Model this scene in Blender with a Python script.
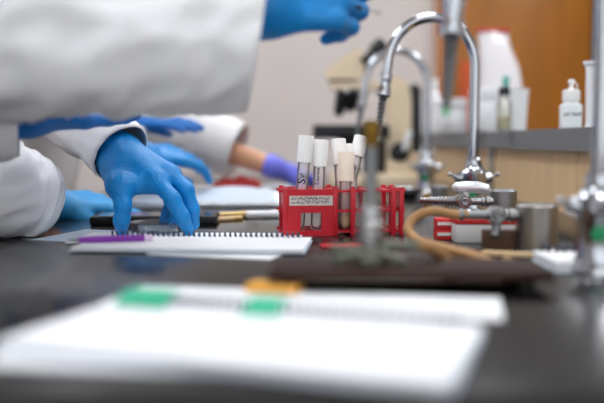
import bpy, bmesh, math, random
import numpy as np
from mathutils import Vector, Matrix, noise

# ------------------------------------------------------------------ camera
scene = bpy.context.scene
for o in list(bpy.data.objects):
    bpy.data.objects.remove(o, do_unlink=True)
COL = scene.collection
W_PX, H_PX, F_PX = 604.0, 403.0, 839.0
CAM = Vector((0.0, 0.0, 0.127))
PITCH = math.atan(60.5 / F_PX)
cam_data = bpy.data.cameras.new('camera')
cam_data.sensor_width = 36.0
cam_data.lens = 36.0 * F_PX / W_PX
cam_data.clip_start = 0.02
cam_data.dof.use_dof = True
cam_data.dof.focus_distance = 1.165
cam_data.dof.aperture_fstop = 1.95
cam = bpy.data.objects.new('camera', cam_data)
COL.objects.link(cam)
cam.location = CAM
cam.rotation_euler = (math.pi / 2 - PITCH, 0, 0)
scene.camera = cam

# ------------------------------------------------------------------ world, exposure
scene.view_settings.view_transform = 'Standard'
scene.view_settings.look = 'None'
scene.view_settings.gamma = 1.0
scene.view_settings.use_curve_mapping = False
scene.view_settings.exposure = 0.0
world = bpy.data.worlds.new('world')
scene.world = world
world.use_nodes = True
world.node_tree.nodes['Background'].inputs[0].default_value = (0.96, 0.975, 1.0, 1)
world.node_tree.nodes['Background'].inputs[1].default_value = 1.9
LAMP_STRENGTH = 12.0

# ------------------------------------------------------------------ pixel helpers
def ray(x, y):
    u = (x - W_PX / 2) / F_PX
    v = (H_PX / 2 - y) / F_PX
    c, s = math.cos(PITCH), math.sin(PITCH)
    return Vector((u, c + v * s, -s + v * c))

def P(x, y, d):
    r = ray(x, y)
    return CAM + r * (d / r.y)

def G(x, y, z=0.0):
    r = ray(x, y)
    return CAM + r * ((z - CAM.z) / r.z)

# ------------------------------------------------------------------ materials
def lin(c):
    return tuple(((v / 255.0) / 12.92 if v / 255.0 <= 0.04045 else ((v / 255.0 + 0.055) / 1.055) ** 2.4) for v in c)

MATS = {}
def mat(name, rgb, rough=0.5, metal=0.0, spec=0.5, var=0.06, scale=20.0, bump=0.0, bscale=200.0, emit=0.0,
        trans=0.0, ior=1.45, sss=0.0, stretch=None, coat=0.0, rvar=0.0):
    m = bpy.data.materials.new(name)
    m.use_nodes = True
    nt = m.node_tree
    b = nt.nodes['Principled BSDF']
    c = lin(rgb)
    tc = nt.nodes.new('ShaderNodeTexCoord')
    mp = nt.nodes.new('ShaderNodeMapping')
    nt.links.new(tc.outputs['Object'], mp.inputs['Vector'])
    if stretch:
        mp.inputs['Scale'].default_value = stretch
    nz = nt.nodes.new('ShaderNodeTexNoise')
    nz.inputs['Scale'].default_value = scale
    nz.inputs['Detail'].default_value = 4
    nt.links.new(mp.outputs['Vector'], nz.inputs['Vector'])
    rp = nt.nodes.new('ShaderNodeValToRGB')
    rp.color_ramp.elements[0].position = 0.3
    rp.color_ramp.elements[1].position = 0.7
    rp.color_ramp.elements[0].color = tuple(max(0, v * (1 - var)) for v in c) + (1,)
    rp.color_ramp.elements[1].color = tuple(min(1, v * (1 + var)) for v in c) + (1,)
    nt.links.new(nz.outputs['Fac'], rp.inputs['Fac'])
    nt.links.new(rp.outputs['Color'], b.inputs['Base Color'])
    b.inputs['Roughness'].default_value = rough
    if rvar:
        mr = nt.nodes.new('ShaderNodeMapRange')
        mr.inputs['To Min'].default_value = max(0, rough - rvar)
        mr.inputs['To Max'].default_value = rough + rvar
        nt.links.new(nz.outputs['Fac'], mr.inputs['Value'])
        nt.links.new(mr.outputs['Result'], b.inputs['Roughness'])
    b.inputs['Metallic'].default_value = metal
    b.inputs['Specular IOR Level'].default_value = spec
    b.inputs['IOR'].default_value = ior
    b.inputs['Transmission Weight'].default_value = trans
    b.inputs['Coat Weight'].default_value = coat
    if sss:
        b.inputs['Subsurface Weight'].default_value = sss
        b.inputs['Subsurface Radius'].default_value = (0.01, 0.006, 0.004)
        b.inputs['Subsurface Scale'].default_value = 0.5
    if emit:
        b.inputs['Emission Color'].default_value = c + (1,)
        b.inputs['Emission Strength'].default_value = emit
    if bump:
        n2 = nt.nodes.new('ShaderNodeTexNoise')
        n2.inputs['Scale'].default_value = bscale
        n2.inputs['Detail'].default_value = 3
        nt.links.new(mp.outputs['Vector'], n2.inputs['Vector'])
        bp = nt.nodes.new('ShaderNodeBump')
        bp.inputs['Strength'].default_value = bump
        bp.inputs['Distance'].default_value = 0.001
        nt.links.new(n2.outputs['Fac'], bp.inputs['Height'])
        nt.links.new(bp.outputs['Normal'], b.inputs['Normal'])
    MATS[name] = m
    return m

def clear(name, tint=(255, 255, 255), haze=0.1, hazecol=(240, 240, 240), rough=0.05):
    """thin clear plastic or glass wall: transparent, a little milky, with a fresnel gloss"""
    m = bpy.data.materials.new(name)
    m.use_nodes = True
    nt = m.node_tree
    nt.nodes.remove(nt.nodes['Principled BSDF'])
    out = nt.nodes['Material Output']
    tr = nt.nodes.new('ShaderNodeBsdfTransparent'); tr.inputs[0].default_value = lin(tint) + (1,)
    df0 = nt.nodes.new('ShaderNodeBsdfDiffuse'); df0.inputs[0].default_value = lin(hazecol) + (1,)
    tl = nt.nodes.new('ShaderNodeBsdfTranslucent'); tl.inputs[0].default_value = lin(hazecol) + (1,)
    df = nt.nodes.new('ShaderNodeAddShader'); nt.links.new(df0.outputs[0], df.inputs[0]); nt.links.new(tl.outputs[0], df.inputs[1])
    gl = nt.nodes.new('ShaderNodeBsdfGlossy'); gl.inputs['Roughness'].default_value = rough
    mx = nt.nodes.new('ShaderNodeMixShader'); mx.inputs[0].default_value = haze
    nt.links.new(tr.outputs[0], mx.inputs[1]); nt.links.new(df.outputs[0], mx.inputs[2])
    fr = nt.nodes.new('ShaderNodeFresnel'); fr.inputs['IOR'].default_value = 1.45
    mx2 = nt.nodes.new('ShaderNodeMixShader')
    nt.links.new(fr.outputs[0], mx2.inputs[0])
    nt.links.new(mx.outputs[0], mx2.inputs[1]); nt.links.new(gl.outputs[0], mx2.inputs[2])
    nt.links.new(mx2.outputs[0], out.inputs['Surface'])
    MATS[name] = m
    return m

mat('wall', (214, 206, 202), 0.9, var=0.02, scale=3, bump=0.1)
mat('ceiling', (240, 240, 238), 0.95, var=0.02)
mat('floor', (150, 148, 145), 0.5, var=0.08, scale=6)
mat('lamp', (247, 250, 255), 0.6, emit=LAMP_STRENGTH, var=0.0)
mat('lamp_frame', (230, 230, 230), 0.5)
mat('door_wood', (158, 95, 12), 0.42, var=0.16, scale=5, stretch=(6, 6, 0.5))
mat('door_frame', (178, 112, 62), 0.5, var=0.1, scale=5, stretch=(6, 6, 0.5))
mat('dark_frame', (44, 36, 34), 0.5)
mat('bench', (24, 22, 22), 0.18, spec=0.85, var=0.25, scale=9, rvar=0.04)
mat('cabinet', (196, 166, 130), 0.5, var=0.1, stretch=(6, 6, 0.6))
mat('panel_wood', (246, 210, 162), 0.5, var=0.07, scale=5, stretch=(6, 6, 0.35))
mat('laminate', (124, 126, 128), 0.45, var=0.05, scale=60)
mat('steel_strip', (190, 188, 182), 0.4, metal=0.6)
mat('chrome', (184, 186, 191), 0.12, metal=1.0, var=0.03)
mat('satin', (226, 228, 232), 0.32, metal=0.55, var=0.03)
mat('brushed', (158, 155, 150), 0.34, metal=1.0, var=0.08)
mat('steel', (178, 178, 178), 0.24, metal=1.0, var=0.08, rvar=0.06)
mat('dull_steel', (138, 140, 142), 0.38, metal=0.9, var=0.1, rvar=0.08)
mat('grey_nozzle', (112, 114, 116), 0.45, metal=0.4)
mat('brass', (128, 98, 40), 0.35, metal=0.9, var=0.15)
mat('cast_grey', (104, 106, 94), 0.5, metal=0.4, var=0.15, bump=0.2)
mat('green_plastic', (30, 140, 90), 0.4)
mat('mint', (150, 205, 170), 0.5)
mat('rubber_hose', (176, 132, 84), 0.55, var=0.12, scale=40)
mat('slab', (46, 27, 20), 0.7, spec=0.25, var=0.45, scale=30, bump=0.2, bscale=150)
mat('slab_foot', (20, 18, 18), 0.7)
mat('paper', (240, 241, 243), 0.85, var=0.01)
mat('paper_grey', (196, 208, 222), 0.8, var=0.02)
mat('page_edge', (226, 228, 232), 0.9, var=0.05, scale=300, stretch=(0.1, 0.1, 10))
mat('wire', (52, 58, 84), 0.35, metal=0.3)
mat('white_wire', (212, 214, 222), 0.35)
mat('green_tape', (58, 178, 140), 0.7, var=0.08)
mat('orange_tab', (232, 168, 72), 0.7)
mat('ink', (24, 24, 28), 0.7, var=0)
mat('purple', (136, 48, 168), 0.3, var=0.04)
mat('pen_clear', (222, 200, 226), 0.2)
mat('black_plastic', (24, 24, 26), 0.4, var=0.1)
mat('black_rubber', (20, 20, 22), 0.6, var=0.15, bump=0.1)
mat('screen', (10, 11, 14), 0.08)
mat('red_plastic', (190, 20, 38), 0.34, var=0.05, sss=0.0)
mat('white_cap', (244, 243, 240), 0.45, var=0.01)
mat('cream_cap', (242, 228, 208), 0.45, var=0.02)
mat('amber', (214, 170, 92), 0.3, var=0.1)
mat('label_paper', (206, 196, 190), 0.8, var=0.12, scale=200)
mat('scope_beige', (228, 208, 176), 0.4, var=0.03)
mat('lens', (30, 30, 60), 0.05)
mat('white_plastic', (238, 240, 242), 0.4, var=0.02)
mat('milky_plastic', (232, 236, 238), 0.35, var=0.02, sss=0.2)
mat('teal', (70, 160, 150), 0.4)
mat('yellow_liquid', (214, 206, 150), 0.2)
mat('bag_white', (238, 234, 236), 0.5, var=0.03, bump=0.4, bscale=30)
mat('bag_red', (200, 60, 40), 0.5)
mat('orange_bag', (186, 76, 24), 0.5, var=0.12, bump=0.4, bscale=30)
mat('box_white', (222, 222, 218), 0.7)
mat('box_red', (206, 40, 40), 0.6)
mat('brown_wood', (92, 62, 44), 0.6, var=0.25, scale=30, stretch=(1, 1, 6))
mat('tan_wood', (216, 186, 140), 0.6)
mat('coat', (236, 236, 238), 0.92, var=0.02, scale=30, bump=0.12, bscale=900)
mat('coat_far', (232, 230, 230), 0.92, var=0.02, scale=30)
mat('glove_blue', (0, 130, 203), 0.42, var=0.06, scale=60, bump=0.35, bscale=260)
mat('glove_light', (52, 154, 216), 0.42, var=0.05, scale=60, bump=0.3, bscale=260)
mat('glove_deep', (0, 106, 186), 0.45, var=0.05, scale=60)
mat('glove_purple', (116, 120, 228), 0.45, var=0.05)
mat('skin', (222, 166, 132), 0.5, var=0.05, sss=0.1)
mat('hair', (48, 34, 26), 0.6, var=0.3)
mat('trousers', (44, 52, 74), 0.85)
mat('shoes', (30, 30, 32), 0.6)
mat('red_cloth', (190, 60, 56), 0.8)
mat('orange_pen', (232, 110, 70), 0.45)
mat('gold_pen', (196, 168, 110), 0.35, metal=0.5)
mat('scarf_blue', (40, 100, 190), 0.8)
clear('glass_tube', (254, 254, 254), 0.24, (225, 224, 222))
clear('pane', (250, 252, 253), 0.0)
clear('clear_dish', (244, 248, 250), 0.10, (235, 238, 240))
clear('clear_bottle', (246, 246, 240), 0.18)
M = MATS

# ------------------------------------------------------------------ mesh helpers
class MB:
    def __init__(self):
        self.v = []; self.f = []
    def add(self, vs, fs, mtx=None):
        n = len(self.v)
        for p in vs:
            p = Vector(p)
            self.v.append(tuple(mtx @ p) if mtx else tuple(p))
        for q in fs:
            self.f.append(tuple(i + n for i in q))
        return self
    def box(self, c, s, rz=0.0, bevel=0.0, mtx=None):
        bm = bmesh.new()
        bmesh.ops.create_cube(bm, size=1.0)
        bmesh.ops.scale(bm, vec=s, verts=bm.verts)
        if bevel:
            bmesh.ops.bevel(bm, geom=bm.edges[:] + bm.verts[:], offset=bevel, segments=2, profile=0.5, affect='EDGES')
        m = Matrix.Translation(c) @ Matrix.Rotation(rz, 4, 'Z')
        if mtx: m = mtx @ m
        bm.verts.index_update()
        self.add([v.co.copy() for v in bm.verts], [[v.index for v in f.verts] for f in bm.faces], m)
        bm.free()
        return self
    def lathe(self, prof, p0, axis=(0, 0, 1), n=24, xs=1.0):
        """prof: (radius, height) pairs along axis from p0, closed at radius 0"""
        q = Vector((0, 0, 1)).rotation_difference(Vector(axis).normalized()).to_matrix().to_4x4()
        m = Matrix.Translation(p0) @ q
        vs = []; fs = []; rings = []
        for r, h in prof:
            if r < 1e-6:
                rings.append([len(vs)]); vs.append((0, 0, h))
            else:
                st = len(vs)
                for i in range(n):
                    a = 2 * math.pi * i / n
                    vs.append((r * xs * math.cos(a), r * math.sin(a), h))
                rings.append(list(range(st, st + n)))
        for a, b in zip(rings[:-1], rings[1:]):
            if len(a) == 1 and len(b) == 1: continue
            if len(a) == 1:
                for i in range(n): fs.append((a[0], b[(i + 1) % n], b[i]))
            elif len(b) == 1:
                for i in range(n): fs.append((a[i], a[(i + 1) % n], b[0]))
            else:
                for i in range(n): fs.append((a[i], a[(i + 1) % n], b[(i + 1) % n], b[i]))
        return self.add(vs, fs, m)
    def cyl(self, p0, p1, r0, r1=None, n=20):
        r1 = r0 if r1 is None else r1
        p0 = Vector(p0); p1 = Vector(p1)
        L = (p1 - p0).length
        return self.lathe([(0, 0), (r0, 0), (r1, L), (0, L)], p0, p1 - p0, n)
    def sphere(self, c, r, n=16, sz=1.0, axis=(0, 0, 1)):
        prof = [(r * math.sin(math.pi * i / 10), -r * sz * math.cos(math.pi * i / 10)) for i in range(11)]
        prof[0] = (0, -r * sz); prof[-1] = (0, r * sz)
        return self.lathe(prof, c, axis, n)
    def tube(self, pts, r, n=10, caps=True):
        pts = [Vector(p) for p in pts]
        rr = r if isinstance(r, (list, tuple)) else [r] * len(pts)
        vs = []; fs = []
        t = (pts[1] - pts[0]).normalized()
        nrm = t.orthogonal().normalized()
        for i, p in enumerate(pts):
            a = pts[max(i - 1, 0)]; b = pts[min(i + 1, len(pts) - 1)]
            t2 = (b - a).normalized()
            nrm = (nrm - t2 * nrm.dot(t2)).normalized()
            bn = t2.cross(nrm)
            for k in range(n):
                ang = 2 * math.pi * k / n
                vs.append(p + (nrm * math.cos(ang) + bn * math.sin(ang)) * rr[i])
        for i in range(len(pts) - 1):
            for k in range(n):
                fs.append((i * n + k, i * n + (k + 1) % n, (i + 1) * n + (k + 1) % n, (i + 1) * n + k))
        if caps:
            fs.append(tuple(reversed(range(n))))
            fs.append(tuple(range((len(pts) - 1) * n, len(pts) * n)))
        return self.add(vs, fs)
    def prism(self, poly, z0, z1, mtx=None):
        n = len(poly)
        vs = [(x, y, z0) for x, y in poly] + [(x, y, z1) for x, y in poly]
        fs = [tuple(reversed(range(n))), tuple(range(n, 2 * n))]
        for i in range(n): fs.append((i, (i + 1) % n, n + (i + 1) % n, n + i))
        return self.add(vs, fs, mtx)
    def build(self, name, material, parent=None, smooth=35, **kw):
        me = bpy.data.meshes.new(name)
        me.from_pydata(self.v, [], self.f)
        me.validate(); me.update()
        return finish(name, me, material, parent, smooth, **kw)

def finish(name, me, material, parent=None, smooth=35, label=None, kind=None, world_space=True):
    me.materials.append(M[material] if isinstance(material, str) else material)
    if smooth:
        me.polygons.foreach_set('use_smooth', [True] * len(me.polygons))
        me.set_sharp_from_angle(angle=math.radians(smooth))
    o = bpy.data.objects.new(name, me)
    COL.objects.link(o)
    if parent is not None:
        o.parent = parent
        if world_space:
            pm = Matrix.Translation(parent.location) @ parent.rotation_euler.to_matrix().to_4x4()
            if parent.parent is not None:
                gp = parent.parent
                pm = (Matrix.Translation(gp.location) @ gp.rotation_euler.to_matrix().to_4x4()) @ parent.matrix_parent_inverse @ pm
            o.matrix_parent_inverse = pm.inverted()
    if label: o['label'] = label
    if kind: o['kind'] = kind
    return o

def thing(name, label, cat, loc=(0, 0, 0), rz=0.0, group=None):
    o = bpy.data.objects.new(name, None)
    COL.objects.link(o)
    o.empty_display_size = 0.02
    o.location = loc; o.rotation_euler = (0, 0, rz)
    o['label'] = label; o['category'] = cat
    if group: o['group'] = group
    return o

def tag(o, label, cat, group=None):
    o['label'] = label; o['category'] = cat
    if group: o['group'] = group
    return o

def struct(o):
    o['kind'] = 'structure'
    return o

def catmull(pts, per=8):
    pts = [Vector(p) for p in pts]
    ext = [pts[0] * 2 - pts[1]] + pts + [pts[-1] * 2 - pts[-2]]
    out = []
    for i in range(1, len(ext) - 2):
        p0, p1, p2, p3 = ext[i - 1:i + 3]
        for k in range(per):
            t = k / per
            out.append(0.5 * ((2 * p1) + (p2 - p0) * t + (2 * p0 - 5 * p1 + 4 * p2 - p3) * t * t + (3 * p1 - p0 - 3 * p2 + p3) * t ** 3))
    out.append(pts[-1])
    return out

def text_mesh(body, size):
    cu = bpy.data.curves.new('writing', 'FONT')
    cu.body = body; cu.size = size; cu.align_x = 'CENTER'; cu.align_y = 'CENTER'
    cu.resolution_u = 3; cu.offset = size * 0.022
    o = bpy.data.objects.new('writing', cu)
    COL.objects.link(o)
    dg = bpy.context.evaluated_depsgraph_get()
    me = bpy.data.meshes.new_from_object(o.evaluated_get(dg))
    vs = [v.co.copy() for v in me.vertices]; fs = [tuple(p.vertices) for p in me.polygons]
    bpy.data.objects.remove(o, do_unlink=True); bpy.data.curves.remove(cu); bpy.data.meshes.remove(me)
    return vs, fs

# implicit surface (smooth union of tapered capsules) -> quads by surface nets
def smin(a, b, k):
    h = np.clip(0.5 + 0.5 * (b - a) / k, 0, 1)
    return b * (1 - h) + a * h - k * h * (1 - h)

def caps(X, a, b, ra, rb):
    a = np.array(a, dtype=np.float32); b = np.array(b, dtype=np.float32)
    ab = b - a
    L2 = max(float(ab @ ab), 1e-12)
    t = np.clip(((X - a) @ ab) / L2, 0, 1)
    d = np.sqrt((((X - a) - t[..., None] * ab) ** 2).sum(-1))
    return d - (ra + t * (rb - ra))

def grid_for(pts, pad, h):
    a = np.array([tuple(p) for p in pts])
    lo = a.min(0) - pad; hi = a.max(0) + pad
    n = np.ceil((hi - lo) / h).astype(int) + 1
    ax = [lo[i] + h * np.arange(n[i]) for i in range(3)]
    X = np.stack(np.meshgrid(*ax, indexing='ij'), -1).astype(np.float32)
    return X, lo, h

def nets(F, lo, h):
    ins = F < 0
    nx, ny, nz = F.shape
    cs = [(0,0,0),(1,0,0),(0,1,0),(1,1,0),(0,0,1),(1,0,1),(0,1,1),(1,1,1)]
    sl = lambda A, c: A[c[0]:nx-1+c[0], c[1]:ny-1+c[1], c[2]:nz-1+c[2]]
    cnt = sum(sl(ins, c).astype(np.int8) for c in cs)
    act = (cnt > 0) & (cnt < 8)
    idx = -np.ones(act.shape, dtype=np.int64)
    idx[act] = np.arange(act.sum())
    ii = np.argwhere(act)
    acc = np.zeros((len(ii), 3)); num = np.zeros(len(ii))
    for i in range(8):
        for j in range(i + 1, 8):
            if sum(abs(cs[i][k] - cs[j][k]) for k in range(3)) != 1: continue
            fa = sl(F, cs[i])[act]; fb = sl(F, cs[j])[act]
            x = (fa < 0) != (fb < 0)
            t = np.where(x, fa / np.where(x, fa - fb, 1), 0)
            p = np.array(cs[i]) + t[:, None] * (np.array(cs[j]) - np.array(cs[i]))
            acc += np.where(x[:, None], p, 0); num += x
    verts = lo + h * (ii + acc / num[:, None])
    quads = []
    for ax in range(3):
        o1, o2 = [(1, 2), (2, 0), (0, 1)][ax]
        d = np.zeros(3, int); d[ax] = 1
        A = ins[:nx-d[0], :ny-d[1], :nz-d[2]]; B = ins[d[0]:, d[1]:, d[2]:]
        for flip, mk in ((False, A & ~B), (True, ~A & B)):
            e = np.argwhere(mk)
            e = e[(e[:, o1] > 0) & (e[:, o2] > 0)]
            e = e[(e[:, o1] < act.shape[o1]) & (e[:, o2] < act.shape[o2])]
            u = np.zeros(3, int); u[o1] = 1
            w = np.zeros(3, int); w[o2] = 1
            g = lambda q: idx[q[:, 0], q[:, 1], q[:, 2]]
            q = np.stack([g(e - u - w), g(e - w), g(e), g(e - u)], 1)
            if flip: q = q[:, ::-1]
            quads.append(q)
    quads = np.concatenate(quads)
    return verts, quads[(quads >= 0).all(1)]

def nets_mesh(F, lo, h, mb=None):
    v, q = nets(F, lo, h)
    mb = mb or MB()
    mb.add([tuple(p) for p in v], [tuple(int(i) for i in r) for r in q])
    return mb

# ------------------------------------------------------------------ the setting
BENCH_L, BENCH_R, BENCH_N, BENCH_F = -0.50, 1.25, 0.425, 3.3
FLOOR = -0.90; CEIL = 1.85; BACK = 4.8
struct(MB().box((0.3, 2.2, FLOOR - 0.05), (5.2, 6.4, 0.1)).build('floor', 'floor'))
struct(MB().box((0.3, BACK + 0.05, 0.475), (5.2, 0.1, 2.85)).build('wall_back', 'wall'))
struct(MB().box((2.85, 2.2, 0.475), (0.1, 6.4, 2.85)).build('wall_right', 'wall'))
struct(MB().box((-2.25, 2.2, 0.475), (0.1, 6.4, 2.85)).build('wall_left', 'wall'))
WX0, WX1, WZ0, WZ1 = -1.7, 1.9, 0.05, 1.45
wf_ = MB()
for a0, a1, b0, b1 in ((-2.3, WX0, -0.95, 1.9), (WX1, 2.9, -0.95, 1.9), (WX0, WX1, -0.95, WZ0), (WX0, WX1, WZ1, 1.9)):
    wf_.box(((a0 + a1) / 2, -0.95, (b0 + b1) / 2), (a1 - a0, 0.1, b1 - b0))
struct(wf_.build('wall_front', 'wall', smooth=0))
for k in range(3):
    wa = WX0 + (WX1 - WX0) * k / 3; wb = WX0 + (WX1 - WX0) * (k + 1) / 3
    win = MB()
    for c_, s_ in ((((wa + wb) / 2, -0.95, WZ0 + 0.02), (wb - wa, 0.06, 0.04)), (((wa + wb) / 2, -0.95, WZ1 - 0.02), (wb - wa, 0.06, 0.04)),
                   ((wa + 0.02, -0.95, (WZ0 + WZ1) / 2), (0.04, 0.06, WZ1 - WZ0 - 0.08)), ((wb - 0.02, -0.95, (WZ0 + WZ1) / 2), (0.04, 0.06, WZ1 - WZ0 - 0.08))):
        win.box(c_, s_)
    win = struct(win.build('window_%d' % (k + 1), 'lamp_frame', smooth=0))
    MB().box(((wa + wb) / 2, -0.95, (WZ0 + WZ1) / 2), (wb - wa - 0.08, 0.006, WZ1 - WZ0 - 0.08)).build('pane', 'pane', win, smooth=0)
struct(MB().box((0.3, 2.2, CEIL + 0.05), (5.2, 6.4, 0.1)).build('ceiling', 'ceiling'))

# door in the back wall
dx0 = P(447, 60, BACK).x; dx1 = P(590, 60, BACK).x
door = struct(MB().box(((dx0 + dx1) / 2, BACK - 0.022, FLOOR + 1.05), (dx1 - dx0, 0.04, 2.1), bevel=0.003).build('door_1', 'door_wood'))
MB().box((dx0 - 0.035, BACK - 0.035, FLOOR + 1.08), (0.07, 0.07, 2.16), bevel=0.004).build('door_frame', 'door_frame', door)
MB().box((dx1 + 0.035, BACK - 0.035, FLOOR + 1.08), (0.06, 0.07, 2.16), bevel=0.004).build('door_frame', 'dark_frame', door)
MB().box(((dx0 + dx1) / 2, BACK - 0.035, FLOOR + 2.13), (dx1 - dx0, 0.07, 0.06), bevel=0.004).build('door_frame', 'door_frame', door)
MB().cyl((dx0 + 0.07, BACK - 0.04, 0.1), (dx0 + 0.07, BACK - 0.10, 0.1), 0.012).cyl((dx0 + 0.07, BACK - 0.10, 0.1), (dx0 + 0.19, BACK - 0.10, 0.1), 0.009).build('handle', 'steel', door)

# ceiling lamps
for i, (lx, ly) in enumerate([(-1.2, 0.3), (0.25, 0.3), (1.6, 0.3), (-1.2, 1.9), (0.25, 1.9), (1.6, 1.9), (-1.2, 3.6), (0.25, 3.6), (1.6, 3.6)]):
    t = thing('ceiling_light', 'square recessed white ceiling light panel above the bench', 'ceiling light', (lx, ly, CEIL - 0.02), group='ceiling light panels')
    fr = MB()
    for sx, sy, w, h in ((0, 0.31, 0.64, 0.03), (0, -0.31, 0.64, 0.03), (0.31, 0, 0.03, 0.59), (-0.31, 0, 0.03, 0.59)):
        fr.box((lx + sx, ly + sy, CEIL - 0.012), (w, h, 0.024))
    fr.build('frame', 'lamp_frame', t)
    MB().box((lx, ly, CEIL - 0.006), (0.59, 0.59, 0.008)).build('diffuser', 'lamp', t)

# ------------------------------------------------------------------ bench
bench = thing('lab_bench', 'long laboratory bench with a glossy black worktop', 'bench', (0.375, 1.8, FLOOR))
def rounded_slab(x0, x1, y0, y1, z0, z1, b):
    return MB().box(((x0 + x1) / 2, (y0 + y1) / 2, (z0 + z1) / 2), (x1 - x0, y1 - y0, z1 - z0), bevel=b)
rounded_slab(BENCH_L, BENCH_R, BENCH_N, BENCH_F, -0.03, 0.0, 0.0018).build('worktop', 'bench', bench)
rounded_slab(BENCH_L + 0.05, BENCH_R - 0.05, BENCH_N + 0.04, BENCH_F - 0.04, FLOOR + 0.08, -0.0305, 0.004).build('carcass', 'cabinet', bench)
rounded_slab(BENCH_L + 0.1, BENCH_R - 0.1, BENCH_N + 0.1, BENCH_F - 0.1, FLOOR, FLOOR + 0.08, 0.002).build('plinth', 'black_plastic', bench)
for k in range(6):
    y0 = BENCH_N + 0.06 + k * 0.46
    dr = rounded_slab(BENCH_L + 0.03, BENCH_L + 0.0495, y0, y0 + 0.44, FLOOR + 0.1, -0.05, 0.003).build('cabinet_door', 'cabinet', bench)
    MB().cyl((BENCH_L + 0.015, y0 + 0.05, -0.25), (BENCH_L + 0.015, y0 + 0.05, -0.13), 0.005).build('handle', 'steel', dr)

# ------------------------------------------------------------------ reagent shelf with wood panel
SH_T, SH_B = 0.1487, 0.1107
def shelf_x(y):            # front edge of the shelf
    return 0.4465 - 0.030 * (y - 1.30)
shelf = thing('reagent_shelf', 'low reagent shelf with grey top board and pale wood panel below', 'shelf', (shelf_x(1.9) + 0.15, 1.9, 0))
Y0, Y1 = 0.75, 3.25
bd = MB().prism([(shelf_x(Y0), Y0), (shelf_x(Y0) + 0.34, Y0), (shelf_x(Y1) + 0.34, Y1), (shelf_x(Y1), Y1)], SH_B, SH_T)
bd.build('shelf_board', 'laminate', shelf, smooth=0)
def plane_x(px):           # depth at which the panel face crosses image column px
    u = (px - 302) / F_PX
    return (0.4465 + 0.022 + 0.039) / (u + 0.030)
joints = [Y0 + 0.01, plane_x(578), plane_x(493) , 2.62, Y1 - 0.01]
for a, b in zip(joints[:-1], joints[1:]):
    a2, b2 = a + 0.0018, b - 0.0018
    MB().prism([(shelf_x(a2) + 0.022, a2), (shelf_x(a2) + 0.30, a2), (shelf_x(b2) + 0.30, b2), (shelf_x(b2) + 0.022, b2)], 0.0004, SH_B - 0.0003).build('panel', 'panel_wood', shelf, smooth=0)
ys = plane_x(493)
MB().box((shelf_x(ys) + 0.017, ys, 0.055), (0.009, 0.026, 0.108), rz=0.03, bevel=0.001).build('joint_strip', 'steel_strip', shelf)

# ------------------------------------------------------------------ faucets
def barbs(p0, d, L, r0, r1, n):
    """profile of a serrated hose end"""
    prof = [(0, 0), (r0, 0)]
    for i in range(n):
        t0 = i / n; t1 = (i + 1) / n
        a = r0 + (r1 - r0) * t0
        b = r0 + (r1 - r0) * t1
        prof += [(a * 0.66, (t0 + 0.05 / n) * L), (a * 1.04, (t0 + 0.40 / n) * L), (b * 0.66, (t1 - 0.02 / n) * L)]
    prof += [(r1 * 0.7, L), (0, L)]
    return MB().lathe(prof, p0, d, 16)

def faucet(x, y, label, spread, top=0.345, lean=0.97, ang=0.0, grp='gooseneck taps along the shelf'):
    t = thing('gooseneck_faucet', label, 'faucet', (x, y, 0), group=grp)
    ca, sa = math.cos(ang), math.sin(ang)
    def L(dx, dz, dy=0): return Vector((x + dx * ca - dy * sa, y + dx * sa + dy * ca, dz))
    MB().lathe([(0, 0.0003), (0.026, 0.0003), (0.026, 0.005), (0.023, 0.010), (0.0205, 0.016), (0.0195, 0.045), (0.022, 0.052), (0.022, 0.074), (0.017, 0.080), (0.0135, 0.088), (0.0135, 0.096), (0.0105, 0.099), (0, 0.099)], (x, y, 0), n=28).build('body', 'chrome', t)
    r = spread / 2; zc = top - r - 0.008
    pts = [L(0, 0.095 + k * (zc - 0.095) / 6) for k in range(7)]
    for k in range(1, 25):
        a = math.pi * k / 24 * lean
        pts.append(L(-r + r * math.cos(a), zc + (r + 0.008) * math.sin(a)))
    end = pts[-1]; d = (pts[-1] - pts[-2]).normalized()
    pts.append(end + d * 0.022)
    MB().tube(pts, 0.0088, 16).build('gooseneck', 'chrome', t)
    e = end + d * 0.020
    MB().lathe([(0, 0), (0.0105, 0), (0.0115, 0.004), (0.0105, 0.012), (0.0095, 0.020), (0.0118, 0.026), (0.0125, 0.036), (0.009, 0.040), (0, 0.040)], e, d, 20).build('outlet_collar', 'chrome', t)
    e2 = e + d * 0.040
    nz = barbs(e2, d, 0.066, 0.0078, 0.0048, 9).build('serrated_nozzle', 'grey_nozzle', t)
    MB().cyl(e2 + d * 0.066, e2 + d * 0.074, 0.0044, 0.0036, 14).build('nozzle_tip', 'mint', nz)
    for s in (-1, 1):
        lv = MB()
        a = L(s * 0.018, 0.063); b = L(s * 0.030, 0.066); c = L(s * 0.040, 0.071, -0.006)
        lv.cyl(a, b, 0.009, 0.0085, 16)
        lv.tube([b, b.lerp(c, 0.3), b.lerp(c, 0.7), c], [0.0045, 0.0028, 0.0026, 0.0032], 12)
        lv.sphere(c, 0.0036, 12)
        lv.build('lever', 'chrome', t)
    MB().lathe([(0.0, 0.0), (0.0075, 0.0), (0.0075, 0.003), (0.0, 0.0042)], L(-0.006, 0.040, -0.0185), (sa - 0.3, -ca, 0), 16).build('index_button', 'green_plastic', t)
    return t

pB = P(474, 141, 1.42); pA = P(601, 141, 0.80); pC = P(427, 141, 1.98)
faucet(pA.x, pA.y, 'blurred chrome gooseneck tap nearest the camera at the right edge', 0.140, 0.362, 1.0)
faucet(pB.x, pB.y, 'sharpest chrome gooseneck tap, tall arch beside the pale wood panel', 0.146, 0.333)
faucet(pC.x, pC.y, 'farthest chrome gooseneck tap, arching beside the beige microscope', 0.146, 0.338)

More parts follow.
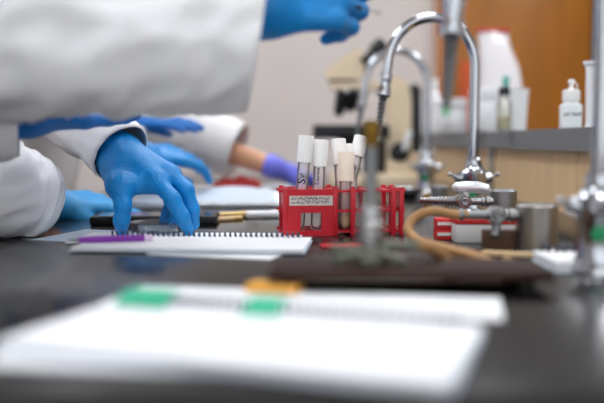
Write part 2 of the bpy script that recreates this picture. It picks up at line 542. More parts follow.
# ------------------------------------------------------------------ gas turrets
def turret(x, y, label, zc, r=0.0225, h=0.055, nozzle_bare=True, mat_body='steel', reach=0.024):
    t = thing('gas_turret', label, 'gas tap', (x, y, 0), group='bench gas turrets')
    MB().lathe([(0, 0.0003), (r * 1.1, 0.0003), (r * 1.1, 0.003), (r, 0.005), (r, h - 0.003), (r - 0.003, h), (0, h)], (x, y, 0), n=32).build('body', mat_body, t)
    xk = x - r - reach
    v = MB()
    v.lathe([(0, 0), (0.0065, 0), (0.0065, 0.004), (0.0085, 0.005), (0.0085, 0.010), (0.006, 0.011), (0.0078, 0.013), (0.0078, 0.016), (0.006, 0.017), (0.006, reach + 0.012), (0, reach + 0.012)], (x - r + 0.002, y, zc), (-1, 0, 0), 18)
    v.lathe([(0, -0.014), (0.0085, -0.014), (0.0102, -0.011), (0.0102, 0.011), (0.0085, 0.013), (0, 0.013)], (xk, y, zc), (0, -1, 0), 20)
    cock = v.build('valve', 'steel', t)
    MB().lathe([(0.0055, 0.013), (0.0062, 0.0155), (0.0045, 0.0165), (0, 0.0150)], (xk, y, zc), (0, -1, 0), 16).build('screw', 'dull_steel', cock)
    if nozzle_bare:
        MB().tube([(xk + 0.038, y + 0.002, zc + 0.013), (xk + 0.033, y, zc + 0.0165), (xk + 0.020, y, zc + 0.0192), (xk + 0.004, y, zc + 0.0195), (xk - 0.010, y, zc + 0.0190), (xk - 0.015, y, zc + 0.0185)], [0.003, 0.0070, 0.0085, 0.0085, 0.0075, 0.0030], 14).cyl((xk + 0.004, y, zc + 0.008), (xk + 0.004, y, zc + 0.018), 0.005, n=14).build('lever', 'satin', cock)
        barbs((xk - 0.008, y, zc), (-1, 0, 0.02), 0.052, 0.0082, 0.0046, 11).build('serrated_nozzle', 'steel', cock)
    else:
        MB().tube([(xk, y - 0.004, zc - 0.008), (xk, y - 0.006, zc - 0.018), (xk - 0.002, y - 0.008, zc - 0.024)], [0.0055, 0.0045, 0.006], 12).build('lever', 'dull_steel', cock)
        MB().lathe([(0, 0), (0.0055, 0), (0.0055, 0.030), (0.0070, 0.032), (0.0070, 0.036), (0, 0.036)], (xk - 0.006, y, zc), (-1, 0, 0), 18).build('outlet_tube', 'dull_steel', cock)
    return xk

T1 = P(537, 215, 0.965)
k1 = turret(T1.x, T1.y, 'steel cylinder gas tap joined to the tan rubber hose', T1.z, r=0.0240, nozzle_bare=False, mat_body='brushed')
T2 = P(504, 201, 1.17)
k2 = turret(T2.x, T2.y, 'gas tap with bare serrated spout and silver paddle lever', T2.z, r=0.0175, h=0.060, mat_body='dull_steel', reach=0.040)

# ------------------------------------------------------------------ slab, burner, hose
sl = thing('burner_slab', 'dark brown slab on short feet carrying the burner', 'slab', (0.09, 0.725, 0), -0.02)
x0 = -0.027; x1 = 0.209
MB().box(((x0 + x1) / 2, 0.728, 0.0153), (x1 - x0, 0.088, 0.0078), rz=-0.02, bevel=0.002).build('slab', 'slab', sl)
for fx in (x0 + 0.02, x1 - 0.02):
    for fy in (0.70, 0.755):
        MB().cyl((fx, fy, 0.0003), (fx, fy, 0.0116), 0.007, n=12).build('foot', 'slab_foot', sl)

B = P(371, 200, 0.735); bx, by = B.x, B.y
SLT = 0.0192
bn = thing('bunsen_burner', 'slim grey gas burner with brass top on the dark slab', 'burner', (bx, by, SLT))
MB().lathe([(0, 0), (0.014, 0), (0.015, 0.003), (0.012, 0.010), (0.009, 0.016), (0, 0.016)], (bx, by, SLT), n=28).build('base', 'cast_grey', bn)
for k in range(3):
    a = math.radians(200 + 120 * k)
    e = Vector((bx + 0.036 * math.cos(a), by + 0.034 * math.sin(a), SLT + 0.0042))
    MB().tube([(bx + 0.008 * math.cos(a), by + 0.008 * math.sin(a), SLT + 0.010), e.lerp(Vector((bx, by, SLT + 0.012)), 0.3), e], [0.005, 0.0042, 0.0038], 12).build('foot', 'cast_grey', bn)
MB().lathe([(0, 0.014), (0.0085, 0.014), (0.0085, 0.020), (0.0115, 0.022), (0.0115, 0.036), (0.0095, 0.038), (0.0105, 0.040), (0.0105, 0.046), (0.0075, 0.052), (0, 0.052)], (bx, by, SLT), n=24).build('air_collar', 'steel', bn)
MB().lathe([(0, 0.050), (0.0058, 0.050), (0.0056, 0.104), (0, 0.104)], (bx, by, SLT), n=20).build('barrel', 'dull_steel', bn)
MB().lathe([(0, 0.103), (0.0068, 0.103), (0.0068, 0.108), (0.0076, 0.112), (0.0076, 0.122), (0.0072, 0.125), (0.006, 0.125), (0.006, 0.115), (0, 0.115)], (bx, by, SLT), n=20).build('flame_tip', 'brass', bn)
INL = Vector((bx + 0.047, by + 0.004, SLT + 0.0155))
MB().cyl((bx, by, SLT + 0.0155), (bx + 0.024, by + 0.002, SLT + 0.0155), 0.0052, n=14).cyl((bx + 0.022, by + 0.002, SLT + 0.0155), INL, 0.0042, 0.0036, n=14).build('gas_inlet', 'cast_grey', bn)
MB().cyl((bx, by, SLT + 0.014), (bx - 0.030, by - 0.006, SLT + 0.013), 0.0035, n=12).sphere((bx - 0.031, by - 0.006, SLT + 0.013), 0.0058, 12).build('needle_valve', 'cast_grey', bn)

tx = k1 - 0.006 - 0.026
hose = catmull([(tx, T1.y, T1.z), (tx - 0.02, T1.y, T1.z + 0.001), P(432, 211, 0.965), P(414, 218, 0.965), P(408, 229, 0.955), P(417, 240, 0.935), P(440, 247.5, 0.90), P(470, 255, 0.865), P(496, 264, 0.835), (0.200, 0.808, 0.0105), (0.196, 0.792, 0.0072), (0.170, 0.787, 0.0072), (0.145, 0.784, 0.010), (0.128, 0.768, 0.022), INL + Vector((0.004, 0.006, -0.001)), INL - Vector((0.006, 0, 0))], 10)
tag(MB().tube(hose, 0.0056, 14).build('rubber_hose', 'rubber_hose'), 'tan rubber hose looping from the gas tap', 'hose')

# ------------------------------------------------------------------ paper goods
def sheet(name, c, w, h, rz, z, label, material='paper', th=0.0008, curl=0.0, parent=None, n=10, cat='paper', group=None, rise=0.0):
    """paper with real thickness and an optional lifted corner"""
    vs = []; fs = []
    m = Matrix.Translation((c[0], c[1], z)) @ Matrix.Rotation(rz, 4, 'Z')
    for lay in (0, 1):
        for j in range(n + 1):
            for i in range(n + 1):
                u = i / n - 0.5; v = j / n - 0.5
                k = max(0, u + v - 0.45) + max(0, -u - v - 0.7) * 0.5
                vs.append((u * w, v * h, curl * k * k + rise * math.sin((v + 0.5) * math.pi * 0.5) * (1 - 0.5 * (2 * u) ** 2) + (th if lay else 0)))
    N = (n + 1) ** 2
    g = lambda lay, i, j: lay * N + j * (n + 1) + i
    for j in range(n):
        for i in range(n):
            fs.append((g(1, i, j), g(1, i + 1, j), g(1, i + 1, j + 1), g(1, i, j + 1)))
            fs.append((g(0, i, j), g(0, i, j + 1), g(0, i + 1, j + 1), g(0, i + 1, j)))
    for i in range(n):
        fs.append((g(0, i, 0), g(0, i + 1, 0), g(1, i + 1, 0), g(1, i, 0)))
        fs.append((g(0, i + 1, n), g(0, i, n), g(1, i, n), g(1, i + 1, n)))
        fs.append((g(0, 0, i + 1), g(0, 0, i), g(1, 0, i), g(1, 0, i + 1)))
        fs.append((g(0, n, i), g(0, n, i + 1), g(1, n, i + 1), g(1, n, i)))
    o = MB().add(vs, fs, m).build(name, material, parent)
    if label: tag(o, label, cat, group)
    return o

def spiral_notebook(c, w, h, rz, z, th, label, wire_side=1, pitch=0.0066, page='paper'):
    """wire runs along the back edge (local +y)"""
    t = thing('spiral_notebook', label, 'notebook', (c[0], c[1], z), rz)
    m = Matrix.Translation((c[0], c[1], z)) @ Matrix.Rotation(rz, 4, 'Z')
    MB().box((0, 0, 0.0004), (w + 0.004, h + 0.002, 0.0008), mtx=m).build('cover', 'paper_grey', t, smooth=0)
    MB().box((0, 0, 0.0009 + (th - 0.002) / 2), (w, h, th - 0.002), mtx=m, bevel=0.0004).build('pages', 'page_edge', t, smooth=0)
    MB().box((0.001, -0.0005, th - 0.0006), (w, h, 0.0004), mtx=m).build('top_page', page, t, smooth=0)
    r = max(th * 0.5 + 0.0028, 0.0045)
    n = int((w - 0.02) / pitch)
    pts = []
    for i in range(n * 12 + 1):
        a = 2 * math.pi * i / 12
        pts.append(m @ Vector((-w / 2 + 0.01 + pitch * i / 12, h / 2 - 0.002 + r * math.cos(a) * 1.0, r + 0.0004 + r * math.sin(a) * 0.97)))
    MB().tube(pts, 0.0011, 6).build('spiral_wire', 'wire', t)
    return t

# middle notebook with sheets around it
def edge_place(pL, pR, depth):
    """rectangle whose back edge runs pL -> pR; returns centre, width, rotation"""
    d = (pR - pL); w = d.length; rz = math.atan2(d.y, d.x)
    nrm = Vector((math.sin(rz), -math.cos(rz), 0))
    c = (pL + pR) / 2 + nrm * depth / 2
    return c, w, rz
c, w, rz = edge_place(G(93, 233.5), G(303, 234.5), 0.12)
sheet('paper_sheet', c, w, 0.12, rz, 0.0012, 'white sheet under the back of the small sharp notebook', curl=0.0)
a = G(146, 255); b = G(270, 260.5)
dF = (b - a).normalized(); c = (a + b) / 2 + Vector((-dF.y, dF.x, 0)) * 0.045
sheet('paper_sheet', c, (b - a).length, 0.09, math.atan2(dF.y, dF.x), 0.0003, 'loose white sheet poking out in front of the notebook with the pen')
c, w, rz = edge_place(G(104, 237.5, 0.004), G(311, 239.5, 0.004), 0.122)
nb_mid = spiral_notebook(c, w, 0.122, rz, 0.0022, 0.0052, 'white spiral notebook with purple pen below the reaching hand')

# purple pen lying on the notebook
pz = 0.0084 + 0.0042
pa = G(68, 240.3, pz); pb = G(146, 238, pz)
pen = thing('pen', 'purple ballpoint pen lying on the spiral notebook', 'pen', tuple(pa))
d = (pb - pa).normalized()
MB().tube([pa + d * 0.012, pa + d * 0.03, pb - d * 0.002], [0.0036, 0.0042, 0.0042], 14).build('barrel', 'purple', pen)
MB().tube([pa - d * 0.002, pa + d * 0.013], [0.0008, 0.0032], 12).build('tip', 'dull_steel', pen)
MB().tube([pb - d * 0.003, pb + d * 0.008], [0.0040, 0.0036], 12).build('end_cap', 'pen_clear', pen)
MB().tube([pb - d * 0.002 + Vector((0, -0.004, 0.002)), pb - d * 0.036 + Vector((0, -0.0052, 0.002))], 0.0011, 8).build('clip', 'purple', pen)

# foreground notebook on two loose sheets
def turned(pR, deg, w, depth):
    z_ = math.radians(deg)
    return edge_place(pR - Vector((math.cos(z_), math.sin(z_), 0)) * w, pR, depth)
c, w, rz = turned(G(500, 299), -11.5, 0.305, 0.085)
sheet('paper_sheet', c, w, 0.085, rz, 0.0003, 'blurred white sheet behind the foreground notebook with the green tabs')
fL = G(-25, 367); fR = G(416, 381)
dF = (fR - fL).normalized(); nF = Vector((-dF.y, dF.x, 0))
c = (fL + fR) / 2 + nF * 0.05
sheet('paper_sheet', c, (fR - fL).length, 0.10, math.atan2(dF.y, dF.x), 0.0003, 'loose white sheet at the front edge under the foreground notebook')
NB_R = G(482, 328, 0.006); NB_Z = math.radians(-19)
c, w, rz = turned(NB_R, -19, 0.272, 0.138)
nb_front = spiral_notebook(c, w, 0.138, rz, 0.0016, 0.0066, 'large blurred white spiral notebook with green tabs closest to the camera')
ed = Vector((math.cos(NB_Z), math.sin(NB_Z), 0)); nn = Vector((-ed.y, ed.x, 0))
def tab(px0, px1, dz, name, material):
    # tab lying over the wire, found where the image column meets the notebook's back edge
    def hit(px):
        u = (px - 302) / F_PX
        k = (NB_R.x - u * NB_R.y) / (ed.x - u * ed.y)
        return Vector((NB_R.x, NB_R.y, 0)) - ed * k
    a = hit(px0); b = hit(px1)
    vs = []
    for e in (0, 0.0006):
        for p, off, z in ((a, -0.024, 0.0088), (b, -0.024, 0.0088), (b, -0.009, 0.0162), (a, -0.009, 0.0162), (a, 0.005, 0.0166), (b, 0.005, 0.0166)):
            vs.append(p + nn * off + Vector((0, 0, z + dz + e)))
    fs = [(0, 3, 2, 1), (3, 4, 5, 2), (6, 7, 8, 9), (9, 8, 11, 10), (0, 1, 7, 6), (4, 10, 11, 5), (0, 6, 9, 3), (3, 9, 10, 4), (1, 2, 8, 7), (2, 5, 11, 8)]
    MB().add(vs, fs).build(name, material, nb_front, smooth=0)
tab(128, 178, 0, 'index_tab', 'green_tape')
tab(252, 288, -0.0004, 'index_tab', 'green_tape')
a = G(249, 291.5, 0.0015); b = G(300, 294.5, 0.0015)
tag(MB().box(((a + b) / 2) + Vector((0, 0.012, 0.003)), ((b - a).length, 0.026, 0.0075), rz=math.atan2((b - a).y, (b - a).x), bevel=0.0015).build('sticky_pad', 'orange_tab'), 'small orange sticky pad on the sheet behind the foreground notebook', 'sticky pad')

# notebook at the right edge
c, w, rz = edge_place(G(533, 257, 0.004), G(665, 257, 0.004), 0.085)
spiral_notebook(c, w, 0.085, rz, 0.0005, 0.010, 'blurred white spiral notebook at the right edge beside the near tap', pitch=0.0085)
a = G(482, 252.5, 0.004); b = G(540, 255.5, 0.004)
tag(MB().box((a + b) / 2, ((b - a).length, 0.012, 0.005), rz=math.atan2((b - a).y, (b - a).x), bevel=0.001).build('wooden_stick', 'tan_wood'), 'pale wooden stick in front of the steel gas tap', 'stick')

# bluish sheet beneath the left sleeve
a = G(34, 240.5); b = G(96, 243)
dF = (b - a).normalized(); c = (a + b) / 2 + Vector((-dF.y, dF.x, 0)) * 0.065
sheet('paper_sheet', c, (b - a).length + 0.01, 0.13, math.atan2(dF.y, dF.x), 0.0002, 'pale blue sheet on the bench under the left glove', material='paper_grey')

# ------------------------------------------------------------------ tablet, dish
a = G(88, 226); b = G(215, 225.5)
tb = thing('tablet', 'black cased tablet lying flat behind the reaching hand', 'tablet', tuple((a + b) / 2))
ang = math.atan2((b - a).y, (b - a).x)
cc = (a + b) / 2 + Vector((0, 0.042, 0))
m = Matrix.Translation(cc) @ Matrix.Rotation(ang, 4, 'Z')
MB().box((0, 0, 0.0072), ((b - a).length, 0.084, 0.0134), mtx=m, bevel=0.003).build('case', 'black_rubber', tb)
MB().box((0, 0, 0.0141), ((b - a).length - 0.02, 0.070, 0.0006), mtx=m).build('screen', 'screen', tb)
MB().box((-0.075, -0.0422, 0.009), (0.018, 0.0016, 0.003), mtx=m, bevel=0.0006).build('button', 'black_plastic', tb)
MB().box((-0.045, -0.0422, 0.009), (0.010, 0.0016, 0.003), mtx=m, bevel=0.0006).build('button', 'black_plastic', tb)

D0 = P(159, 230, 1.160)
dish = thing('petri_dish', 'clear flat petri dish between the gloved thumb and fingers', 'petri dish', (D0.x, D0.y, 0.0012))
MB().lathe([(0, 0.0004), (0.037, 0.0004), (0.038, 0.0015), (0.038, 0.012), (0.0372, 0.012), (0.0372, 0.0022), (0, 0.0020)], (D0.x, D0.y, 0.0012), n=40).build('dish', 'clear_dish', dish)
MB().lathe([(0.0402, 0.006), (0.0402, 0.0135), (0.039, 0.0145), (0, 0.0145), (0, 0.0135), (0.039, 0.0133), (0.0394, 0.006), (0.0402, 0.006)], (D0.x, D0.y, 0.0012), n=40).build('lid', 'clear_dish', dish)

# ------------------------------------------------------------------ tube rack
RL = G(284, 236.5); RR = G(402, 235.2)
dv = RR - RL; RW = dv.length; RANG = math.atan2(dv.y, dv.x); RD = 0.068; RH = 0.0625
rack = thing('tube_rack', 'red plastic test tube rack with a scribbled label', 'tube rack', tuple((RL + RR) / 2), RANG)
RM = Matrix.Translation((RL.x, RL.y, 0.0004)) @ Matrix.Rotation(RANG, 4, 'Z')
NX, NY = 7, 3
def perforated(z, th, r):
    mb = MB()
    cw, ch = RW / NX, RD / NY
    for i in range(NX):
        for j in range(NY):
            cx, cy = (i + 0.5) * cw, (j + 0.5) * ch
            sq = [(1, 0), (1, 1), (0, 1), (-1, 1), (-1, 0), (-1, -1), (0, -1), (1, -1)]
            vs = []; fsx = []
            for zz in (z, z + th):
                for sx, sy in sq: vs.append((cx + sx * cw / 2, cy + sy * ch / 2, zz))
                for k in range(8):
                    a = math.pi / 4 * k
                    vs.append((cx + r * math.cos(a), cy + r * math.sin(a), zz))
            for k in range(8):
                k2 = (k + 1) % 8
                fsx.append((16 + k, 16 + k2, 24 + k2, 24 + k))
                fsx.append((k2, k, 8 + k, 8 + k2))
                fsx.append((8 + k, 24 + k, 24 + k2, 8 + k2))
                sx, sy = sq[k]; tx_, ty_ = sq[k2]
                if (i == NX - 1 and sx == 1 and tx_ == 1) or (i == 0 and sx == -1 and tx_ == -1) or (j == NY - 1 and sy == 1 and ty_ == 1) or (j == 0 and sy == -1 and ty_ == -1):
                    fsx.append((k, k2, 16 + k2, 16 + k))
            mb.add(vs, fsx, RM)
    for sx in (-0.003, RW + 0.003):
        for yy in (0.012, RD - 0.012):
            mb.box((sx, yy, z + th / 2), (0.007, 0.008, th), mtx=RM)
    return mb
for z in (0.004, 0.0315, 0.0580):
    perforated(z, 0.003, 0.0092).build('shelf', 'red_plastic', rack, smooth=0)
# front plate with its window
def plate(xa, xb, y, wx0, wx1, wz0, wz1, h=RH):
    mb = MB(); th = 0.0028
    for a0, a1, b0, b1 in ((xa, wx0, 0, h), (wx1, xb, 0, h), (wx0, wx1, 0, wz0), (wx0, wx1, wz1, h)):
        mb.box(((a0 + a1) / 2, y, (b0 + b1) / 2), (a1 - a0, th, b1 - b0), mtx=RM)
    return mb
plate(0.003, 0.070, -0.0015, 0.022, 0.050, 0.006, 0.031).build('front_plate', 'red_plastic', rack, smooth=0)
plate(0.003, 0.118, RD + 0.0015, 0.030, 0.090, 0.006, 0.030).build('back_plate', 'red_plastic', rack, smooth=0)
for xx, h in ((0.0015, RH + 0.002), (0.0685, RH + 0.003), (0.0925, RH + 0.003), (0.1475, RH + 0.002), (RW - 0.0015, RH + 0.002)):
    for yy in (-0.0005, RD + 0.0005):
        MB().box((xx, yy, h / 2), (0.0062, 0.0075, h), mtx=RM, bevel=0.0006).build('upright', 'red_plastic', rack)
for xx in (0.0015, RW - 0.0015):
    MB().box((xx, RD / 2, 0.045), (0.003, RD, 0.026), mtx=RM).build('end_plate', 'red_plastic', rack, smooth=0)
lab = MB().box((0.036, -0.0031, 0.0475), (0.058, 0.0006, 0.013), mtx=RM).build('label', 'label_paper', rack, smooth=0)
random.seed(4)
sc = MB()
for row, zz in ((0, 0.0505), (1, 0.0455)):
    x = 0.010
    while x < 0.060:
        h = random.uniform(0.0015, 0.0042)
        sc.box((x, -0.0036, zz + random.uniform(-0.001, 0.001)), (0.0008, 0.0002, h), mtx=RM)
        if random.random() < 0.6:
            sc.box((x + 0.0012, -0.0036, zz + random.uniform(-0.0018, 0.0018)), (0.0026, 0.0002, 0.0007), mtx=RM)
        x += random.uniform(0.0014, 0.0034)
sc.build('handwriting', 'ink', lab, smooth=0)

# ------------------------------------------------------------------ tubes
def test_tube(base, top, label, cap_mat='white_cap', cap_len=0.036, cap_r=0.0103, writing=None, fill=0.0, text_at=0.5, wang=0.0):
    base = Vector(base); top = Vector(top); ax = (top - base); Lt = ax.length; ax.normalize()
    t = thing('test_tube', label, 'test tube', tuple(base), group='capped tubes in the red rack')
    r = 0.0080
    MB().lathe([(0, 0), (r * 0.5, 0.0012), (r * 0.85, 0.004), (r, 0.008), (r, Lt - 0.006)], base, ax, 20).build('glass', 'glass_tube', t)
    MB().lathe([(0, Lt), (cap_r * 0.93, Lt), (cap_r, Lt - 0.0015), (cap_r * 1.0, Lt - cap_len), (cap_r * 0.88, Lt - cap_len), (cap_r * 0.88, Lt - 0.003), (0, Lt - 0.003)], base, ax, 28).build('cap', cap_mat, t)
    if fill:
        MB().lathe([(0, 0.002), (r * 0.6, 0.004), (r * 0.84, 0.009), (r * 0.84, fill), (0, fill)], base, ax, 16).build('contents', 'amber', t)
    if writing:
        vs, fs_ = text_mesh(writing[0], writing[1])
        q = Vector((0, 0, 1)).rotation_difference(ax).to_matrix().to_4x4()
        m = Matrix.Translation(base) @ q
        out = []
        rr = r + 0.0003
        for v in vs:                                  # text runs up the tube, wrapped round it
            a = -math.pi / 2 + wang - v.y / rr
            out.append(m @ Vector((rr * math.cos(a), rr * math.sin(a), text_at + v.x)))
        MB().add(out, fs_).build('writing', 'ink', t, smooth=0)
def rk(x, y, z): return RM @ Vector((x, y, z))
yb = RD / 6
test_tube(rk(0.0200, yb + 0.001, 0.0072), P(306.5, 135.5, 1.130), 'leftmost white capped tube, leaning slightly, black handwriting', writing=('Sy', 0.016), text_at=0.069, wang=-0.1)
test_tube(rk(0.0445, yb + 0.001, 0.0072), P(321, 140, 1.137), 'upright white capped tube second from the left, small vertical writing', writing=('S.aureus', 0.0068), text_at=0.072, wang=-0.25)
test_tube(rk(0.0850, 3 * yb + 0.002, 0.0072), P(338.5, 139, 1.172), 'white capped tube half hidden behind the cream capped one')
test_tube(rk(0.0840, yb + 0.001, 0.0072), P(346, 152, 1.142), 'cream capped tube with amber contents in its bottom', cap_mat='cream_cap', cap_len=0.040, cap_r=0.0108, fill=0.018)
test_tube(rk(0.1060, 3 * yb, 0.0072), P(345.5, 145, 1.180), 'short white capped tube just behind the cream capped one', cap_len=0.02)
test_tube(rk(0.0840, 5 * yb + 0.001, 0.0072), P(361.5, 136.5, 1.205), 'white capped tube leaning to the right, covered in handwriting', writing=('E.coli 37', 0.0085), text_at=0.076, cap_len=0.030)

# red flat item in front of the rack
a = G(322, 248); b = G(362, 246)
tag(MB().box((a + b) / 2 + Vector((0, 0, 0.0018)), ((b - a).length, 0.03, 0.003), rz=0.08, bevel=0.001).build('red_lid', 'red_plastic'), 'flat red plastic lid on the bench in front of the rack', 'lid')

# ------------------------------------------------------------------ boxes between the gas taps
def carton(px0, px1, ybot, ztop, dep, name, label, body_mat, lid_mat, lid_frac):
    a = G(px0, ybot); b = G(px1, ybot)
    w = (b - a).length; c = (a + b) / 2 + Vector((0, dep / 2, 0)); ang = math.atan2((b - a).y, (b - a).x)
    t = thing(name, label, 'box', (c.x, c.y, 0), ang)
    m = Matrix.Translation((c.x, c.y, 0)) @ Matrix.Rotation(ang, 4, 'Z')
    zl = ztop * (1 - lid_frac)
    MB().box((0, 0, zl / 2 + 0.0003), (w, dep, zl), mtx=m, bevel=0.0008).build('body', body_mat, t)
    MB().box((0, 0, (zl + ztop) / 2 + 0.0006), (w + 0.0016, dep + 0.0016, ztop - zl), mtx=m, bevel=0.0008).build('lid', lid_mat, t)
    return t, m, w, dep
t, m, w, dep = carton(456, 536, 243, 0.0285, 0.05, 'slide_box', 'white cardboard box with red lid between the gas taps', 'box_white', 'box_red', 0.2)
a = G(483, 249.5); b = G(519, 249.5)
tag(MB().box(((a + b) / 2).to_tuple()[:2] + (0.0118,), ((b - a).length, 0.022, 0.023), bevel=0.0012).build('wooden_block', 'brown_wood'), 'dark brown wooden block in front of the white box', 'block')
for i, (zz, lb) in enumerate(((0.0, 'lower small red and white carton of the pair by the hose'), (0.0136, 'upper small red and white carton of the pair by the hose'))):
    a = G(437, 240); b = G(456, 240); w = (b - a).length
    t = thing('small_carton', lb, 'box', ((a.x + b.x) / 2, a.y + 0.012, zz), group='red and white cartons')
    MB().box(((a.x + b.x) / 2, a.y + 0.015, zz + 0.0068), (w, 0.03, 0.0128), bevel=0.0006).build('carton', 'box_red', t)
    MB().box(((a.x + b.x) / 2, a.y - 0.0003, zz + 0.0075), (w * 0.96, 0.0006, 0.004), bevel=0.0).build('white_band', 'box_white', t)

# ------------------------------------------------------------------ microscope
mo = P(365, 141, 2.22); mx, my = mo.x, mo.y
sc_ = thing('microscope', 'beige microscope with black stage and eyepiece behind the rack', 'microscope', (mx, my, 0))
def MP(px, py, dy=0.0):
    p = P(px, py, my); return Vector((p.x, my + dy, p.z))
xb0 = MP(330, 0).x; xb1 = MP(420, 0).x
MB().box(((xb0 + xb1) / 2, my, 0.022), (xb1 - xb0, 0.15, 0.043), bevel=0.008).box((MP(400, 0).x, my, 0.055), (0.075, 0.10, 0.04), bevel=0.008).build('base', 'scope_beige', sc_)
# arm: profile in the x-z plane, thick in y
prof = [MP(385, 172), MP(385, 96), MP(384, 90), MP(386, 79), MP(394, 76), MP(406, 82), MP(410, 98), MP(410, 172)]
vs = [(p.x, my - 0.028, p.z) for p in prof] + [(p.x, my + 0.028, p.z) for p in prof]
n = len(prof)
def side_prism(prof, y0, y1):
    n = len(prof)
    vs = [(p.x, y0, p.z) for p in prof] + [(p.x, y1, p.z) for p in prof]
    fs = [tuple(range(n)), tuple(reversed(range(n, 2 * n)))] + [((i + 1) % n, i, n + i, n + (i + 1) % n) for i in range(n)]
    return MB().add(vs, fs)
side_prism(prof, my - 0.028, my + 0.028).build('arm', 'scope_beige', sc_)
side_prism([MP(410, 152), MP(410, 86), MP(415, 84), MP(420, 90), MP(420, 152)], my - 0.026, my + 0.026).build('rear_panel', 'black_plastic', sc_)
side_prism([MP(327, 80), MP(324, 72), MP(343, 57), MP(358, 49), MP(370, 63), MP(364, 75), MP(354, 80)], my - 0.032, my + 0.032).build('head', 'scope_beige', sc_)
side_prism([MP(329, 83), MP(329, 80), MP(356, 80), MP(356, 83)], my - 0.03, my + 0.03).build('head_seam', 'black_plastic', sc_)
side_prism([MP(330, 90), MP(330, 83), MP(362, 81), MP(388, 83), MP(388, 92), MP(362, 89)], my - 0.03, my + 0.03).build('nose_mount', 'scope_beige', sc_)
for dy in (-0.03, 0.03):
    a = MP(366, 60, dy); b = MP(387, 41, dy)
    ep = MB().cyl(a.lerp(b, -0.2), a.lerp(b, 0.45), 0.013, 0.0135).lathe([(0, 0), (0.0195, 0), (0.0215, 0.006), (0.0215, 0.028), (0.018, 0.032), (0.011, 0.030), (0.011, 0.027), (0, 0.027)], a.lerp(b, 0.40), b - a, 20).build('eyepiece', 'black_plastic', sc_)
    MB().lathe([(0, 0.0), (0.010, 0.0), (0, 0.002)], a.lerp(b, 0.40) + (b - a).normalized() * 0.0285, b - a, 16).build('lens', 'lens', ep)
c = MP(349, 89)
MB().lathe([(0, 0), (0.030, 0.0), (0.036, 0.006), (0.036, 0.018), (0.022, 0.026), (0, 0.022)], c, (0.15, 0, -1), 24).build('nosepiece', 'black_plastic', sc_)
for px0, py0, px1, py1, dy in ((342, 94, 338, 117, -0.008), (356, 94, 361, 110, -0.004), (350, 96, 351, 112, 0.016)):
    a = MP(px0, py0, dy); b = MP(px1, py1, dy)
    L_ = (b - a).length
    MB().lathe([(0, 0), (0.0155, 0), (0.016, L_ * 0.4), (0.0145, L_ * 0.44), (0.0145, L_ * 0.75), (0.009, L_ * 0.95), (0, L_)], a, b - a, 18).build('objective', 'black_plastic', sc_)
a = MP(346, 92, -0.03)
MB().sphere(a, 0.008, 12).build('nosepiece_screw', 'chrome', sc_)
zs = MP(350, 132).z
MB().box(((MP(313, 0).x + MP(388, 0).x) / 2, my, zs), (MP(388, 0).x - MP(313, 0).x, 0.13, 0.036), bevel=0.003).build('stage', 'black_plastic', sc_)
MB().lathe([(0, 0), (0.026, 0), (0.034, 0.010), (0.034, 0.034), (0.026, 0.044), (0, 0.044)], (MP(352, 0).x, my, zs - 0.056), n=24).build('condenser', 'black_plastic', sc_)
MB().box((MP(376, 0).x, my, 0.085), (0.045, 0.06, 0.09), bevel=0.004).build('stage_column', 'black_plastic', sc_)
MB().lathe([(0, 0), (0.030, 0), (0.026, 0.010), (0.018, 0.022), (0, 0.022)], (MP(352, 0).x, my, 0.0428), n=24).build('lamp_housing', 'black_plastic', sc_)
for dy in (-1, 1):
    MB().lathe([(0, 0), (0.024, 0), (0.025, 0.004), (0.025, 0.018), (0.014, 0.020), (0.014, 0.032), (0.012, 0.034), (0, 0.034)], MP(398, 152, dy * 0.028), (0, dy, 0), 24).build('focus_knob', 'black_plastic', sc_)
MB().tube([MP(401, 150, -0.062), MP(404, 140, -0.064), MP(407, 131, -0.06)], [0.006, 0.008, 0.007], 12).build('stage_handle', 'white_plastic', sc_)

# ------------------------------------------------------------------ things on the shelf
Z = SH_T + 0.0003
def on_shelf(px, d):
    p = P(px, 141, d); return (p.x, p.y, Z)
# dropper bottle
q = on_shelf(570.2, 1.47)
db = thing('dropper_bottle', 'small white dropper bottle with black writing on the grey shelf', 'bottle', q)
def rsq(hw, z, r):
    pts = []
    for cx, cy, a0 in ((hw - r, hw - r, 0), (-(hw - r), hw - r, 90), (-(hw - r), -(hw - r), 180), (hw - r, -(hw - r), 270)):
        for k in range(5):
            a = math.radians(a0 + k * 22.5)
            pts.append((cx + r * math.cos(a), cy + r * math.sin(a), z))
    return pts
mb = MB(); rings = [rsq(0.0165, 0, 0.006), rsq(0.0182, 0.0015, 0.007), rsq(0.0182, 0.038, 0.007), rsq(0.0178, 0.0405, 0.008), rsq(0.0150, 0.0425, 0.010), rsq(0.0125, 0.0440, 0.0124), rsq(0.0125, 0.0480, 0.0124)]
vs = [p for r_ in rings for p in r_]; n = 20; fs_ = [tuple(reversed(range(n))), tuple(range((len(rings) - 1) * n, len(rings) * n))]
for i in range(len(rings) - 1):
    for k in range(n): fs_.append((i * n + k, i * n + (k + 1) % n, (i + 1) * n + (k + 1) % n, (i + 1) * n + k))
bm_ = Matrix.Translation(q) @ Matrix.Rotation(-0.22, 4, 'Z')
MB().add(vs, fs_, bm_).build('bottle', 'milky_plastic', db)
prof = [(0.0125, 0.0465)]
cp = MB().lathe([(0, 0.0462), (0.0142, 0.0462), (0.0146, 0.048), (0.0146, 0.064), (0.0135, 0.0665), (0.006, 0.068), (0, 0.068)], q, n=32)
for k in range(24):
    a = 2 * math.pi * k / 24
    cp.box((q[0] + 0.0146 * math.cos(a), q[1] + 0.0146 * math.sin(a), q[2] + 0.056), (0.0008, 0.0012, 0.014), rz=a)
cp = cp.build('cap', 'white_cap', db)
